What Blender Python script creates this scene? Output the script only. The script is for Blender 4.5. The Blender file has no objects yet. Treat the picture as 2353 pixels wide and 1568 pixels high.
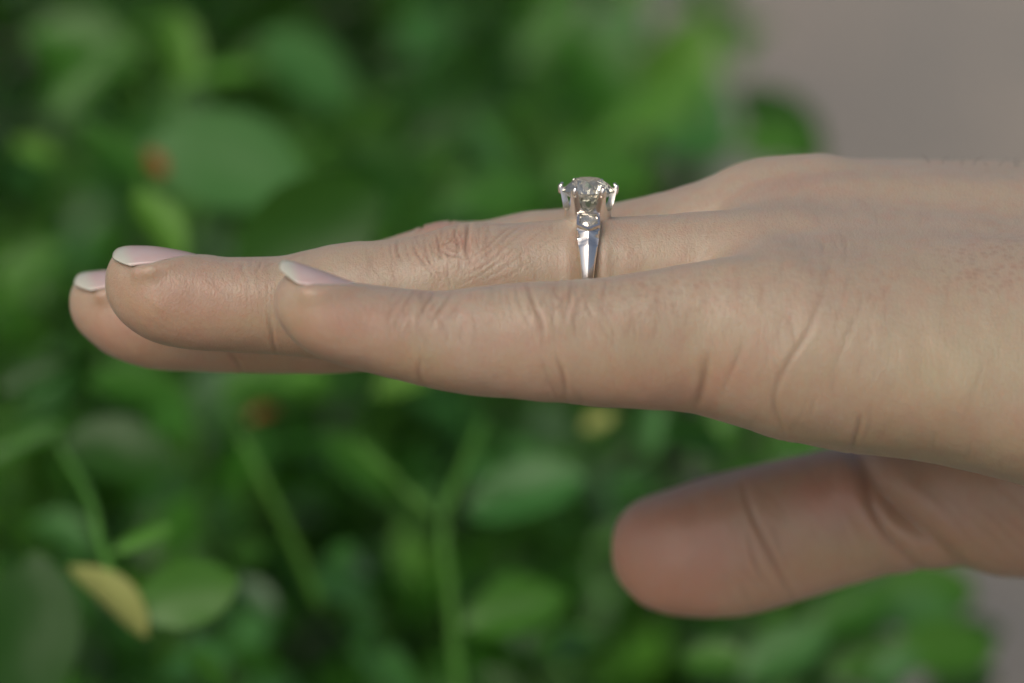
import bpy, math, random
import numpy as np
from mathutils import Vector, Matrix

# ------------------------------------------------------------------ camera, sky, sun, exposure
scene = bpy.context.scene
COL = scene.collection
PITCH = math.radians(26.0)
FOCUS = Vector((0.0, 0.0, 0.75))          # world point in the middle of the plane of sharp focus
DIST = 0.600                               # camera to that plane (m)
FRAME_W = 0.140                            # width of the view at that plane (m)
VIEW = Matrix(((1, 0, 0), (0, math.cos(PITCH), math.sin(PITCH)), (0, -math.sin(PITCH), math.cos(PITCH)))).to_4x4()
VIEW = Matrix.Translation(FOCUS) @ VIEW    # x right, y away from camera, z up -> world

cam_d = bpy.data.cameras.new('camera')
cam = bpy.data.objects.new('camera', cam_d)
COL.objects.link(cam)
cam.location = VIEW @ Vector((0, -DIST, 0))
cam.rotation_euler = (math.pi / 2 - PITCH, 0, 0)
cam_d.sensor_width = 36.0
cam_d.lens = 36.0 * DIST / FRAME_W
cam_d.clip_start = 0.02
cam_d.clip_end = 200.0
cam_d.dof.use_dof = True
cam_d.dof.focus_distance = DIST - 0.007
cam_d.dof.aperture_fstop = cam_d.lens / 14.5
scene.camera = cam

world = bpy.data.worlds.new('World')
scene.world = world
world.use_nodes = True
wn = world.node_tree.nodes
wl = world.node_tree.links
bg = wn['Background']
sky = wn.new('ShaderNodeTexSky')
sky.sky_type = 'NISHITA'
sky.sun_disc = False
SUN_EL, SUN_AZ = math.radians(52), math.radians(214)   # azimuth clockwise from +Y
sky.sun_elevation = SUN_EL
sky.sun_rotation = SUN_AZ
sky.air_density = 0.8
sky.dust_density = 7.0
sky.ozone_density = 1.0
veil = wn.new('ShaderNodeHueSaturation')          # thin overcast: the blue of the sky is mostly veiled
veil.inputs['Saturation'].default_value = 0.85
wl.new(sky.outputs[0], veil.inputs['Color'])
wl.new(veil.outputs[0], bg.inputs[0])
bg.inputs[1].default_value = 0.15

sun_d = bpy.data.lights.new('sun', 'SUN')
sun_d.energy = 0.58
sun_d.angle = math.radians(40)
sun_d.color = (1.0, 0.93, 0.84)
sun = bpy.data.objects.new('sun', sun_d)
COL.objects.link(sun)
sdir = Vector((math.sin(SUN_AZ) * math.cos(SUN_EL), math.cos(SUN_AZ) * math.cos(SUN_EL), math.sin(SUN_EL)))
sun.rotation_euler = (-sdir).to_track_quat('-Z', 'Y').to_euler()
sun.location = (0, 0, 5)

vs = scene.view_settings
vs.view_transform = 'Standard'
vs.look = 'None'
vs.gamma = 1.0
vs.exposure = -0.53
scene.cycles.use_denoising = True
scene.cycles.use_adaptive_sampling = True
scene.cycles.adaptive_threshold = 0.025
scene.cycles.max_bounces = 24
scene.cycles.transmission_bounces = 24
scene.cycles.glossy_bounces = 6
scene.cycles.diffuse_bounces = 3
scene.cycles.caustics_reflective = True
scene.cycles.caustics_refractive = True

rng = np.random.default_rng(7)
random.seed(7)

# ------------------------------------------------------------------ small helpers
MM = 0.001
S = FRAME_W * 1000 / 2352.0                # mm per photo unit (photo is 2352 x 1568 units here)
DM = DIST * 1000

def unit_to_mm(u, v, y):
    """photo unit + depth (mm beyond the focus plane) -> view frame mm"""
    k = S * (DM + y) / DM
    return np.array([(u - 1176.0) * k, y, (784.0 - v) * k])

def vw(u, v, y):
    p = unit_to_mm(u, v, y)
    return VIEW @ Vector((p[0] * MM, p[1] * MM, p[2] * MM))

def link(name, mesh, parent=None, mat=None, smooth=True):
    o = bpy.data.objects.new(name, mesh)
    COL.objects.link(o)
    if mat is not None and not mesh.materials:
        mesh.materials.append(mat)
    if parent is not None:
        o.parent = parent
    if smooth:
        mesh.polygons.foreach_set('use_smooth', [True] * len(mesh.polygons))
    return o

def mesh_from(name, verts, faces):
    m = bpy.data.meshes.new(name)
    m.from_pydata([tuple(map(float, v)) for v in verts], [], [tuple(f) for f in faces])
    m.update()
    return m

def tag(o, label=None, cat=None, group=None, kind=None):
    if label: o['label'] = label
    if cat: o['category'] = cat
    if group: o['group'] = group
    if kind: o['kind'] = kind
    return o

class NT:
    """node tree shorthand"""
    def __init__(self, name):
        self.m = bpy.data.materials.new(name)
        self.m.use_nodes = True
        self.n = self.m.node_tree.nodes
        self.l = self.m.node_tree.links
        self.bsdf = self.n['Principled BSDF']
        self.out = self.n['Material Output']
    def new(self, t, **kw):
        nd = self.n.new(t)
        for k, v in kw.items():
            setattr(nd, k, v)
        return nd
    def set(self, nd, **kw):
        for k, v in kw.items():
            s = nd.inputs[k.replace('_', ' ')]
            if hasattr(v, 'is_output') and v.is_output:
                self.l.new(v, s)
            else:
                s.default_value = v
        return nd
    def noise(self, vec, scale, detail=3.0, rough=0.55):
        nd = self.new('ShaderNodeTexNoise')
        self.l.new(vec, nd.inputs['Vector'])
        nd.inputs['Scale'].default_value = scale
        nd.inputs['Detail'].default_value = detail
        nd.inputs['Roughness'].default_value = rough
        return nd
    def math(self, op, a, b=None, clamp=False):
        nd = self.new('ShaderNodeMath', operation=op, use_clamp=clamp)
        for i, v in enumerate((a, b)):
            if v is None: continue
            if hasattr(v, 'is_output'): self.l.new(v, nd.inputs[i])
            else: nd.inputs[i].default_value = v
        return nd.outputs[0]
    def mix(self, fac, a, b, blend='MIX'):
        nd = self.new('ShaderNodeMix', data_type='RGBA', blend_type=blend)
        for i, v in ((0, fac), (6, a), (7, b)):
            if hasattr(v, 'is_output'): self.l.new(v, nd.inputs[i])
            else: nd.inputs[i].default_value = v if i == 0 else (tuple(v) + (1.0,))[:4]
        return nd.outputs[2]
    def ramp(self, fac, lo, hi):
        nd = self.new('ShaderNodeMapRange')
        self.l.new(fac, nd.inputs[0])
        nd.inputs[1].default_value = lo
        nd.inputs[2].default_value = hi
        return nd.outputs[0]
    def attr(self, name):
        return self.new('ShaderNodeAttribute', attribute_name=name).outputs['Fac']
    def coord(self, which='Object'):
        return self.new('ShaderNodeTexCoord').outputs[which]

# ------------------------------------------------------------------ materials
def mat_skin():
    t = NT('skin')
    co = t.coord()
    crease, red, pore, pale = t.attr('crease'), t.attr('red'), t.attr('pore'), t.attr('pale')
    big = t.noise(co, 90, 4).outputs[0]
    mid = t.noise(co, 420, 4).outputs[0]
    fine = t.noise(co, 1900, 3).outputs[0]
    base = t.mix(t.ramp(big, 0.35, 0.7), SKIN_A, SKIN_B)
    base = t.mix(t.math('MULTIPLY', t.attr('facing_up'), 0.55), base, SKIN_SKYLIT)  # grey sky light painted into the colour of up-facing skin
    base = t.mix(t.math('MULTIPLY', t.ramp(mid, 0.42, 0.72), 0.30), base, SKIN_RED)
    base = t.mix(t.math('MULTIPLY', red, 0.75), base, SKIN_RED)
    base = t.mix(pale, base, SKIN_PALE)
    # hair follicles
    vor = t.new('ShaderNodeTexVoronoi'); t.l.new(co, vor.inputs['Vector']); vor.inputs['Scale'].default_value = 880
    dots = t.math('SUBTRACT', 1.0, t.ramp(vor.outputs['Distance'], 0.12, 0.55), clamp=True)
    base = t.mix(t.math('MULTIPLY', t.math('MULTIPLY', dots, pore), 0.34), base, SKIN_CREASE)
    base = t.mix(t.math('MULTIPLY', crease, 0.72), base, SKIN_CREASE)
    base = t.mix(t.math('MULTIPLY', t.ramp(fine, 0.4, 0.8), 0.10), base, SKIN_CREASE)
    # fine relief: skin cells and micro lines
    v1 = t.new('ShaderNodeTexVoronoi', feature='DISTANCE_TO_EDGE'); t.l.new(co, v1.inputs['Vector']); v1.inputs['Scale'].default_value = 2100
    cells = t.ramp(v1.outputs['Distance'], 0.0, 0.3)
    up_mask = t.attr('facing_up')
    wob = t.new('ShaderNodeVectorMath', operation='MULTIPLY_ADD'); t.l.new(t.noise(co, 900, 2).outputs['Color'], wob.inputs[0]); wob.inputs[1].default_value = (0.0009, 0.0009, 0.0009); t.l.new(co, wob.inputs[2])
    mq = t.new('ShaderNodeMapping'); t.l.new(wob.outputs[0], mq.inputs[0]); mq.inputs['Scale'].default_value = (1700, 1150, 1350)
    v2 = t.new('ShaderNodeTexVoronoi', feature='DISTANCE_TO_EDGE'); t.l.new(mq.outputs[0], v2.inputs['Vector']); v2.inputs['Scale'].default_value = 1.0
    net = t.math('MULTIPLY', t.ramp(v2.outputs['Distance'], 0.0, 0.22), t.math('MULTIPLY', up_mask, 0.30))
    mp = t.new('ShaderNodeMapping'); t.l.new(co, mp.inputs[0]); mp.inputs['Scale'].default_value = (2600, 500, 700)
    lines = t.noise(mp.outputs[0], 1.0, 3).outputs[0]
    h = t.math('ADD', t.math('ADD', net, t.math('MULTIPLY', cells, 0.22)), t.math('ADD', t.math('MULTIPLY', lines, 0.9), t.math('MULTIPLY', fine, 0.8)))
    bmp = t.new('ShaderNodeBump'); bmp.inputs['Strength'].default_value = 0.42; bmp.inputs['Distance'].default_value = 0.00016
    t.l.new(h, bmp.inputs['Height'])
    b = t.bsdf
    t.l.new(base, b.inputs['Base Color'])
    t.l.new(bmp.outputs[0], b.inputs['Normal'])
    b.inputs['Roughness'].default_value = 0.40
    b.inputs['Specular IOR Level'].default_value = 0.6
    b.inputs['Sheen Weight'].default_value = 0.12
    b.inputs['Sheen Roughness'].default_value = 0.5
    b.inputs['Subsurface Weight'].default_value = 0.6
    b.inputs['Subsurface Radius'].default_value = (1.0, 0.36, 0.2)
    b.inputs['Subsurface Scale'].default_value = 0.0018
    return t.m

SKIN_A = (0.440, 0.334, 0.232)
SKIN_B = (0.420, 0.325, 0.195)
SKIN_SKYLIT = (0.435, 0.362, 0.280)  # skin tone with the grey of light from above put in
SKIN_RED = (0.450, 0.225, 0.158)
SKIN_PALE = (0.42, 0.365, 0.225)
SKIN_CREASE = (0.23, 0.105, 0.062)

def mat_nail():
    t = NT('fingernail')
    tip = t.attr('tip'); lun = t.attr('lunula')
    co = t.coord()
    nz = t.noise(co, 300, 3).outputs[0]
    pink = t.mix(t.ramp(nz, 0.3, 0.7), (0.56, 0.40, 0.37), (0.55, 0.44, 0.42))
    c = t.mix(t.math('MULTIPLY', lun, 0.5), pink, (0.66, 0.52, 0.50))
    c = t.mix(tip, c, (0.54, 0.54, 0.45))
    b = t.bsdf
    t.l.new(c, b.inputs['Base Color'])
    mp = t.new('ShaderNodeMapping'); t.l.new(co, mp.inputs[0]); mp.inputs['Scale'].default_value = (120, 1800, 900)
    ln = t.noise(mp.outputs[0], 1.0, 2).outputs[0]
    bmp = t.new('ShaderNodeBump'); bmp.inputs['Strength'].default_value = 0.12; bmp.inputs['Distance'].default_value = 0.0001
    t.l.new(ln, bmp.inputs['Height']); t.l.new(bmp.outputs[0], b.inputs['Normal'])
    b.inputs['Roughness'].default_value = 0.2
    b.inputs['Specular IOR Level'].default_value = 0.55
    b.inputs['Subsurface Weight'].default_value = 0.3
    b.inputs['Subsurface Radius'].default_value = (1.0, 0.5, 0.4)
    b.inputs['Subsurface Scale'].default_value = 0.0008
    return t.m

def mat_metal():
    t = NT('white_gold')
    co = t.coord()
    nz = t.noise(co, 900, 3).outputs[0]
    b = t.bsdf
    b.inputs['Base Color'].default_value = (0.95, 0.905, 0.835, 1)
    b.inputs['Metallic'].default_value = 1.0
    r = t.new('ShaderNodeMapRange'); t.l.new(nz, r.inputs[0]); r.inputs[3].default_value = 0.12; r.inputs[4].default_value = 0.26
    t.l.new(r.outputs[0], b.inputs['Roughness'])
    bmp = t.new('ShaderNodeBump'); bmp.inputs['Strength'].default_value = 0.10; bmp.inputs['Distance'].default_value = 0.0001
    t.l.new(nz, bmp.inputs['Height']); t.l.new(bmp.outputs[0], b.inputs['Normal'])
    return t.m

def mat_diamond():
    t = NT('diamond')
    g = t.new('ShaderNodeBsdfGlass')
    g.inputs['Color'].default_value = (0.99, 0.99, 0.94, 1)
    g.inputs['Roughness'].default_value = 0.0
    g.inputs['IOR'].default_value = 2.42
    df = t.new('ShaderNodeBsdfTranslucent'); df.inputs[0].default_value = (0.85, 0.85, 0.78, 1)
    d2 = t.new('ShaderNodeBsdfDiffuse'); d2.inputs[0].default_value = (0.85, 0.85, 0.80, 1)
    m1 = t.new('ShaderNodeMixShader'); t.l.new(df.outputs[0], m1.inputs[1]); t.l.new(d2.outputs[0], m1.inputs[2])
    m2 = t.new('ShaderNodeMixShader'); m2.inputs[0].default_value = 0.09
    t.l.new(g.outputs[0], m2.inputs[1]); t.l.new(m1.outputs[0], m2.inputs[2])
    gl = t.new('ShaderNodeBsdfGlossy'); gl.inputs[0].default_value = (0.98, 0.98, 0.95, 1); gl.inputs['Roughness'].default_value = 0.0
    m3 = t.new('ShaderNodeMixShader'); m3.inputs[0].default_value = 0.12
    t.l.new(m2.outputs[0], m3.inputs[1]); t.l.new(gl.outputs[0], m3.inputs[2])
    t.l.new(m3.outputs[0], t.out.inputs['Surface'])
    return t.m

def mat_leaf(name, a, b2, rough=0.33, trans=0.25):
    t = NT(name)
    co = t.coord()
    rnd = t.new('ShaderNodeObjectInfo').outputs['Random']
    nz = t.noise(co, 60, 3).outputs[0]
    f = t.math('ADD', t.math('MULTIPLY', nz, 0.6), t.math('MULTIPLY', rnd, 0.5))
    c = t.mix(t.ramp(f, 0.25, 0.85), a, b2)
    b = t.bsdf
    t.l.new(c, b.inputs['Base Color'])
    b.inputs['Roughness'].default_value = rough
    b.inputs['Specular IOR Level'].default_value = 0.30
    tr = t.new('ShaderNodeBsdfTranslucent')
    t.l.new(t.mix(0.6, c, (0.12, 0.22, 0.02)), tr.inputs[0])
    mx = t.new('ShaderNodeMixShader'); mx.inputs[0].default_value = trans
    t.l.new(b.outputs[0], mx.inputs[1]); t.l.new(tr.outputs[0], mx.inputs[2])
    t.l.new(mx.outputs[0], t.out.inputs['Surface'])
    return t.m

def mat_ground(name, cols, scale, rough=0.9):
    t = NT(name)
    co = t.coord('Generated') if False else t.coord()
    n1 = t.noise(co, scale, 5).outputs[0]
    n2 = t.noise(co, scale * 9, 4).outputs[0]
    n3 = t.noise(co, scale * 60, 3).outputs[0]
    c = t.mix(t.ramp(n1, 0.38, 0.62), cols[0], cols[1])
    c = t.mix(t.math('MULTIPLY', t.ramp(n2, 0.4, 0.7), 0.5), c, cols[2])
    c = t.mix(t.math('MULTIPLY', t.ramp(n3, 0.5, 0.8), 0.3), c, cols[3])
    t.l.new(c, t.bsdf.inputs['Base Color'])
    t.bsdf.inputs['Roughness'].default_value = rough
    bmp = t.new('ShaderNodeBump'); bmp.inputs['Strength'].default_value = 0.5; bmp.inputs['Distance'].default_value = 0.004
    t.l.new(n3, bmp.inputs['Height']); t.l.new(bmp.outputs[0], t.bsdf.inputs['Normal'])
    return t.m

M_SKIN = mat_skin()
M_NAIL = mat_nail()
M_METAL = mat_metal()
M_DIA = mat_diamond()
M_LEAF = {
    'deep': mat_leaf('leaf_deep_green', (0.014, 0.068, 0.005), (0.028, 0.105, 0.009)),
    'mid': mat_leaf('leaf_mid_green', (0.032, 0.145, 0.011), (0.062, 0.195, 0.018)),
    'pale': mat_leaf('leaf_pale_green', (0.042, 0.175, 0.032), (0.075, 0.220, 0.052), 0.36),
    'lime': mat_leaf('leaf_yellow_green', (0.075, 0.26, 0.022), (0.14, 0.32, 0.038), 0.45, 0.3),
    'yellow': mat_leaf('leaf_yellow', (0.30, 0.34, 0.08), (0.36, 0.39, 0.12), 0.5, 0.2),
    'grey': mat_leaf('leaf_grey_green', (0.085, 0.175, 0.075), (0.13, 0.225, 0.115), 0.30),
    'rust': mat_leaf('leaf_rust', (0.30, 0.085, 0.025), (0.36, 0.12, 0.04), 0.55, 0.2),
}
M_STEM = mat_leaf('shrub_stem', (0.06, 0.19, 0.022), (0.10, 0.25, 0.035), 0.5, 0.0)
M_WOOD = mat_leaf('shrub_wood', (0.06, 0.05, 0.035), (0.09, 0.07, 0.05), 0.8, 0.0)
M_PAVE = mat_ground('pavement', ((0.395, 0.348, 0.285), (0.285, 0.275, 0.240), (0.400, 0.338, 0.278), (0.24, 0.22, 0.19)), 4.5)
M_SOIL = mat_ground('soil', ((0.035, 0.026, 0.018), (0.05, 0.036, 0.026), (0.025, 0.02, 0.015), (0.07, 0.055, 0.04)), 6.0)

# ------------------------------------------------------------------ setting
def sheet(name, x0, x1, y0, y1, z, mat, n=1):
    vsx = np.linspace(x0, x1, n + 1); vsy = np.linspace(y0, y1, n + 1)
    V = [(x, y, z) for y in vsy for x in vsx]
    F = [(j * (n + 1) + i, j * (n + 1) + i + 1, (j + 1) * (n + 1) + i + 1, (j + 1) * (n + 1) + i) for j in range(n) for i in range(n)]
    return tag(link(name, mesh_from(name, V, F), None, mat, False), kind='structure')

sheet('pavement', -60, 60, -60, 60, 0.0, M_PAVE, 4)
HEDGE_X = 0.066                            # right-hand edge of the shrub bed
def edge_x(y): return float(np.interp(y, [0, 0.4, 0.52, 0.65, 1.0], [0.104, 0.100, 0.074, 0.050, 0.03]))
sb = sheet('soil_bed', -1.2, HEDGE_X + 0.034, -0.35, 1.9, 0.006, M_SOIL, 8)

# ------------------------------------------------------------------ the hand as one implicit surface
def gsmooth(a, sig):
    if sig <= 0: return a
    r = int(sig * 3) + 1
    k = np.exp(-0.5 * (np.arange(-r, r + 1) / sig) ** 2); k /= k.sum()
    return np.convolve(np.pad(a, r, mode='edge'), k, mode='valid')

class Loft:
    """a limb segment running along x: rows of (u, top v, bottom v, depth y mm, half width mm)"""
    def __init__(self, name, rows, cap_l=None, cap_r=None, p=2.38, sig=1.2):
        self.name, self.p = name, p
        rows = np.array(rows, float)
        k = S * (DM + rows[:, 3]) / DM
        x = (rows[:, 0] - 1176) * k
        zt = (784 - rows[:, 1]) * k
        zb = (784 - rows[:, 2]) * k
        c, h, yc, w = (zt + zb) / 2, (zt - zb) / 2, rows[:, 3], rows[:, 4]
        def conv(cap, yy):
            kk = S * (DM + yy) / DM
            return ((cap[0] - 1176) * kk, cap[1] * kk)     # (start of rounding x, length)
        self.cl = conv(cap_l, yc[0]) if cap_l else None
        self.cr = conv(cap_r, yc[-1]) if cap_r else None
        f = np.sqrt(np.clip(1 - self._t(x) ** 2, 0.02, 1))
        self.gx = np.arange(x[0] - 25, x[-1] + 25, 0.25)
        g = lambda a: gsmooth(np.interp(self.gx, x, a), sig / 0.25)
        self.c, self.h, self.y, self.w = g(c), g(h / f), g(yc), g(w)
        self.lo = np.array([(self.cl[0] - self.cl[1]) if self.cl else x[0], (yc - w).min(), zb.min()]) - 6
        self.hi = np.array([(self.cr[0] + self.cr[1]) if self.cr else x[-1], (yc + w).max(), zt.max()]) + 6
        self.x0, self.x1 = x[0], x[-1]
    def _t(self, x):
        t = np.zeros_like(x)
        if self.cl: t = np.maximum(t, (self.cl[0] - x) / self.cl[1])
        if self.cr: t = np.maximum(t, (x - self.cr[0]) / self.cr[1])
        return np.maximum(t, 0)
    def at(self, x):
        q = lambda a: np.interp(x, self.gx, a)
        return q(self.c), q(self.h), q(self.y), q(self.w), self._t(np.asarray(x, float))
    def field(self, x, y, z):
        """x must broadcast against y, z"""
        c, h, yy, w, t = [q.astype(np.asarray(x).dtype) for q in self.at(x)]
        r = (np.abs((z - c) / h) ** self.p + np.abs((y - yy) / w) ** self.p + t ** self.p) ** (1 / self.p)
        return (r - 1) * (0.5 * (np.minimum(h, w) + 0.5 * (h + w)))

def smin(a, b, k):
    hh = np.maximum(k - np.abs(a - b), 0) / k
    return np.minimum(a, b) - hh * hh * k * 0.25

pinky = Loft('pinky', [
    (650, 646, 742, -22, 5.4), (670, 633, 773, -22, 5.8), (700, 625, 801, -22, 6.3), (740, 634, 825, -21.8, 6.6), (790, 645, 841, -21.5, 6.8),
    (837, 652, 853, -21, 6.8), (900, 660, 871, -20.7, 6.8), (963, 667, 884, -20.4, 6.8), (1020, 668, 898, -20, 6.9), (1082, 659, 907, -19.7, 7.1),
    (1134, 653, 913, -19.3, 7.2), (1222, 648, 920, -19, 7.6), (1300, 643, 925, -18.5, 7.9), (1362, 640, 934, -18.2, 7.9), (1420, 632, 938, -18, 7.9),
    (1480, 622, 939, -17.6, 7.9), (1530, 613, 938, -17.2, 7.9), (1586, 603, 930, -17, 7.9), (1640, 598, 925, -16.8, 7.6), (1760, 622, 920, -16, 7)],
    cap_l=(770, 141), cap_r=(1700, 150))
ring = Loft('ring', [
    (262, 592, 702, -1, 5.9), (280, 580, 728, -1, 6.4), (310, 575, 757, -1, 6.9), (350, 577, 784, -1, 7.2), (400, 579, 799, -1, 7.4),
    (459, 585, 805, -0.8, 7.5), (526, 590, 808, -0.6, 7.6), (600, 591, 812, -0.4, 7.7), (654, 589, 816, -0.3, 7.7), (690, 580, 820, -0.2, 7.7),
    (755, 561, 822, 0, 7.7), (829, 554, 822, 0, 7.8), (915, 550, 818, 0, 8.0), (970, 541, 812, 0, 8.2), (1005, 529, 806, 0, 8.4), (1040, 515, 802, 0, 8.5),
    (1096, 509, 798, 0, 8.5), (1169, 514, 792, 0, 8.3), (1230, 508, 786, 0, 8.1), (1292, 503, 780, 0, 8.0), (1347, 503, 775, 0, 8.0),
    (1464, 496, 775, 0, 8.1), (1560, 490, 780, 0, 8.3), (1626, 486, 785, 0, 8.4), (1750, 492, 800, 0, 8.4), (1850, 505, 800, 0, 8)],
    cap_l=(390, 147), cap_r=(1800, 150))
middle = Loft('middle', [
    (182, 643, 745, 21, 6.0), (205, 634, 775, 21, 6.6), (240, 634, 806, 21, 7.2), (284, 632, 829, 20.8, 7.4), (331, 632, 844, 20.6, 7.6), (391, 632, 852, 20.3, 7.7),
    (459, 630, 854, 20, 7.8), (560, 620, 855, 19.7, 7.9), (695, 600, 860, 19.4, 8.0), (780, 578, 857, 19.2, 8.1), (886, 549, 848, 19, 8.3),
    (940, 533, 838, 18.8, 8.5), (970, 521, 830, 18.7, 8.6), (1000, 506, 824, 18.6, 8.7), (1033, 507, 815, 18.5, 8.7), (1080, 509, 805, 18.4, 8.5), (1124, 506, 795, 18.3, 8.4),
    (1204, 485, 778, 18.2, 8.3), (1292, 480, 765, 18, 8.3), (1380, 471, 755, 18, 8.4), (1464, 457, 745, 18, 8.5), (1558, 432, 735, 18, 8.6), (1634, 403, 725, 18, 8.7),
    (1709, 381, 715, 18, 8.9), (1766, 372, 710, 18, 9.0), (1900, 372, 710, 18, 9)],
    cap_l=(310, 150), cap_r=(1850, 150))
index = Loft('index', [
    (400, 690, 800, 37.5, 5.8), (425, 682, 818, 37.5, 6.5), (470, 672, 836, 37.3, 7.1), (520, 664, 846, 37.2, 7.4), (600, 655, 848, 37, 7.6), (700, 640, 846, 36.8, 7.7), (850, 608, 838, 36.6, 7.8),
    (950, 578, 828, 36.5, 8.2), (1060, 552, 815, 36.4, 8.5), (1150, 538, 800, 36.4, 8.3), (1300, 515, 780, 36.4, 8.2), (1464, 480, 760, 36.4, 8.4),
    (1634, 432, 740, 36.4, 8.8), (1740, 405, 730, 36.4, 9), (1900, 398, 730, 36, 9)],
    cap_l=(530, 150), cap_r=(1850, 150))
thumb = Loft('thumb', [
    (1418, 1208, 1315, 52, 5.8), (1449, 1168, 1359, 52, 6.6), (1490, 1146, 1391, 52, 7.4), (1535, 1125, 1409, 51.5, 7.9), (1616, 1096, 1421, 51, 8.4), (1707, 1074, 1414, 50.5, 8.4), (1800, 1052, 1393, 50, 8.2),
    (1870, 1037, 1370, 49.5, 8.4), (1943, 1026, 1347, 49, 8.8), (2050, 1012, 1314, 48, 9.8), (2136, 995, 1303, 46.5, 11), (2222, 975, 1308, 45, 12.5),
    (2286, 955, 1322, 44, 13.5), (2352, 930, 1328, 43, 14.5), (2600, 830, 1340, 38, 16.5), (2900, 740, 1290, 32, 17.5), (3200, 680, 1200, 26, 17), (3500, 660, 1130, 22, 16)],
    cap_l=(1560, 158), cap_r=(3450, 160))
FINGERS = [pinky, ring, middle, index]
m5 = Loft('m5', [
    (1570, 660, 925, -15.5, 7.4), (1621, 622, 950, -15.5, 8.6), (1664, 604, 970, -15.5, 9.6), (1754, 592, 996, -15, 10.6), (1857, 612, 1016, -14.5, 11.2), (1951, 646, 1027, -14, 11.6),
    (2067, 682, 1040, -13.5, 12), (2192, 704, 1060, -13, 12.4), (2352, 716, 1104, -12, 12.8), (2600, 690, 1160, -8, 13.5), (2900, 680, 1150, -2, 14), (3200, 660, 1090, 4, 14), (3500, 650, 1080, 6, 14)],
    cap_l=(1640, 150), cap_r=(3450, 160), p=2.2)
m4 = Loft('m4', [
    (1620, 545, 830, 0, 8.5), (1700, 497, 900, 0.5, 9.5), (1800, 476, 950, 1, 10), (1950, 478, 975, 2, 10.5), (2150, 482, 1000, 3, 11), (2352, 486, 1020, 4, 11.5), (2600, 480, 1060, 7, 12.5), (2900, 500, 1060, 10, 13), (3200, 520, 1040, 12, 14), (3500, 530, 1040, 13, 14)],
    cap_l=(1720, 150), cap_r=(3450, 160), p=2.2)
m3 = Loft('m3', [
    (1650, 450, 760, 18, 8.5), (1720, 382, 820, 18, 9.8), (1766, 372, 860, 18, 10.3), (1841, 370, 890, 18, 10.8), (1954, 370, 910, 18.5, 11.5), (2068, 374, 930, 19, 12), (2219, 382, 950, 19.5, 12.5), (2352, 385, 970, 20, 13), (2600, 400, 1000, 20, 13.5), (2900, 440, 1010, 20, 14), (3200, 480, 1010, 20, 15), (3500, 500, 1010, 20, 15)],
    cap_l=(1760, 150), cap_r=(3450, 160), p=2.2)
m2 = Loft('m2', [
    (1680, 460, 770, 35, 8.5), (1760, 410, 830, 35, 9.8), (1850, 398, 870, 35, 10.3), (2000, 398, 900, 35, 11), (2200, 408, 930, 34.5, 11.5), (2352, 415, 950, 34, 12), (2600, 440, 980, 32, 12.5), (2900, 500, 1000, 30, 12.5), (3200, 560, 1000, 28, 12.5), (3500, 570, 990, 28, 12.5)],
    cap_l=(1790, 150), cap_r=(3450, 160), p=2.2)
arm = Loft('forearm', [
    (2900, 500, 1100, 12, 24), (3150, 505, 1040, 14, 25.5), (3400, 505, 1050, 15, 26), (3700, 490, 1080, 16, 28), (4000, 470, 1110, 17, 31)],
    cap_l=(3000, 300), cap_r=(3960, 60), p=2.4)
def between(a_rows, name, y, w, start):
    return Loft(name, [(u, t, b, y, w) for (u, t, b) in a_rows], cap_l=(start, 150), cap_r=(3450, 160), p=2.3)
b54 = between([(1700, 592, 900), (1780, 562, 950), (1850, 542, 985), (1950, 536, 1000), (2150, 544, 1020), (2352, 550, 1060), (2600, 555, 1100), (2900, 565, 1100), (3200, 580, 1060), (3500, 585, 1060)], 'b54', -6.5, 9.6, 1800)
b43 = between([(1680, 500, 830), (1760, 446, 880), (1850, 418, 920), (1950, 410, 945), (2150, 414, 970), (2352, 420, 990), (2600, 438, 1030), (2900, 470, 1035), (3200, 500, 1020), (3500, 515, 1020)], 'b43', 10.0, 9.0, 1790)
b32 = between([(1720, 450, 800), (1800, 400, 850), (1850, 388, 880), (1950, 385, 905), (2150, 390, 935), (2352, 398, 960), (2600, 420, 990), (2900, 470, 1005), (3200, 520, 1005), (3500, 535, 1000)], 'b32', 26.5, 9.0, 1820)
b5 = between([(1760, 640, 900), (1850, 606, 960), (1950, 596, 985), (2150, 606, 1010), (2352, 614, 1060), (2600, 620, 1100), (2900, 620, 1100), (3200, 625, 1060), (3500, 630, 1060)], 'b5', -12.3, 10.2, 1880)
PALM = [m5, m4, m3, m2, b54, b43, b32, b5]

# nails: crown line from cuticle to free edge, depth, half width, arch, rounding of the free edge, start of the white
NAILS = [
    ([(836, 656), (800, 643), (760, 628), (720, 614), (684, 602), (662, 597), (649, 598), (642, 605)], -22, 5.4, 3.3, 0.25, 0.82),
    ([(476, 590), (440, 580), (408, 573), (358, 565), (310, 563), (284, 565), (269, 570), (261, 579)], -1, 6.4, 3.4, 0.24, 0.82),
    ([(392, 636), (350, 624), (300, 619), (245, 619), (212, 622), (190, 625), (178, 631), (173, 640)], 21, 6.6, 3.4, 0.24, 0.81),
    ([(640, 654), (590, 657), (520, 660), (470, 666), (420, 674), (396, 682)], 37.5, 6.2, 3.2, 0.26, 0.76)]
def curve(pts, n=4):
    """soften a polyline (Catmull-Rom)"""
    p = np.array(pts, float)
    if len(p) < 3: return p
    e = np.vstack([2 * p[0] - p[1], p, 2 * p[-1] - p[-2]])
    out = []
    for i in range(1, len(e) - 2):
        for t in np.linspace(0, 1, n, endpoint=False):
            out.append(0.5 * (2 * e[i] + (e[i + 1] - e[i - 1]) * t + (2 * e[i - 1] - 5 * e[i] + 4 * e[i + 1] - e[i + 2]) * t ** 2 + (3 * e[i] - e[i - 1] - 3 * e[i + 1] + e[i + 2]) * t ** 3))
    return np.vstack(out + [e[-2]])
NAIL_C = []
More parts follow.
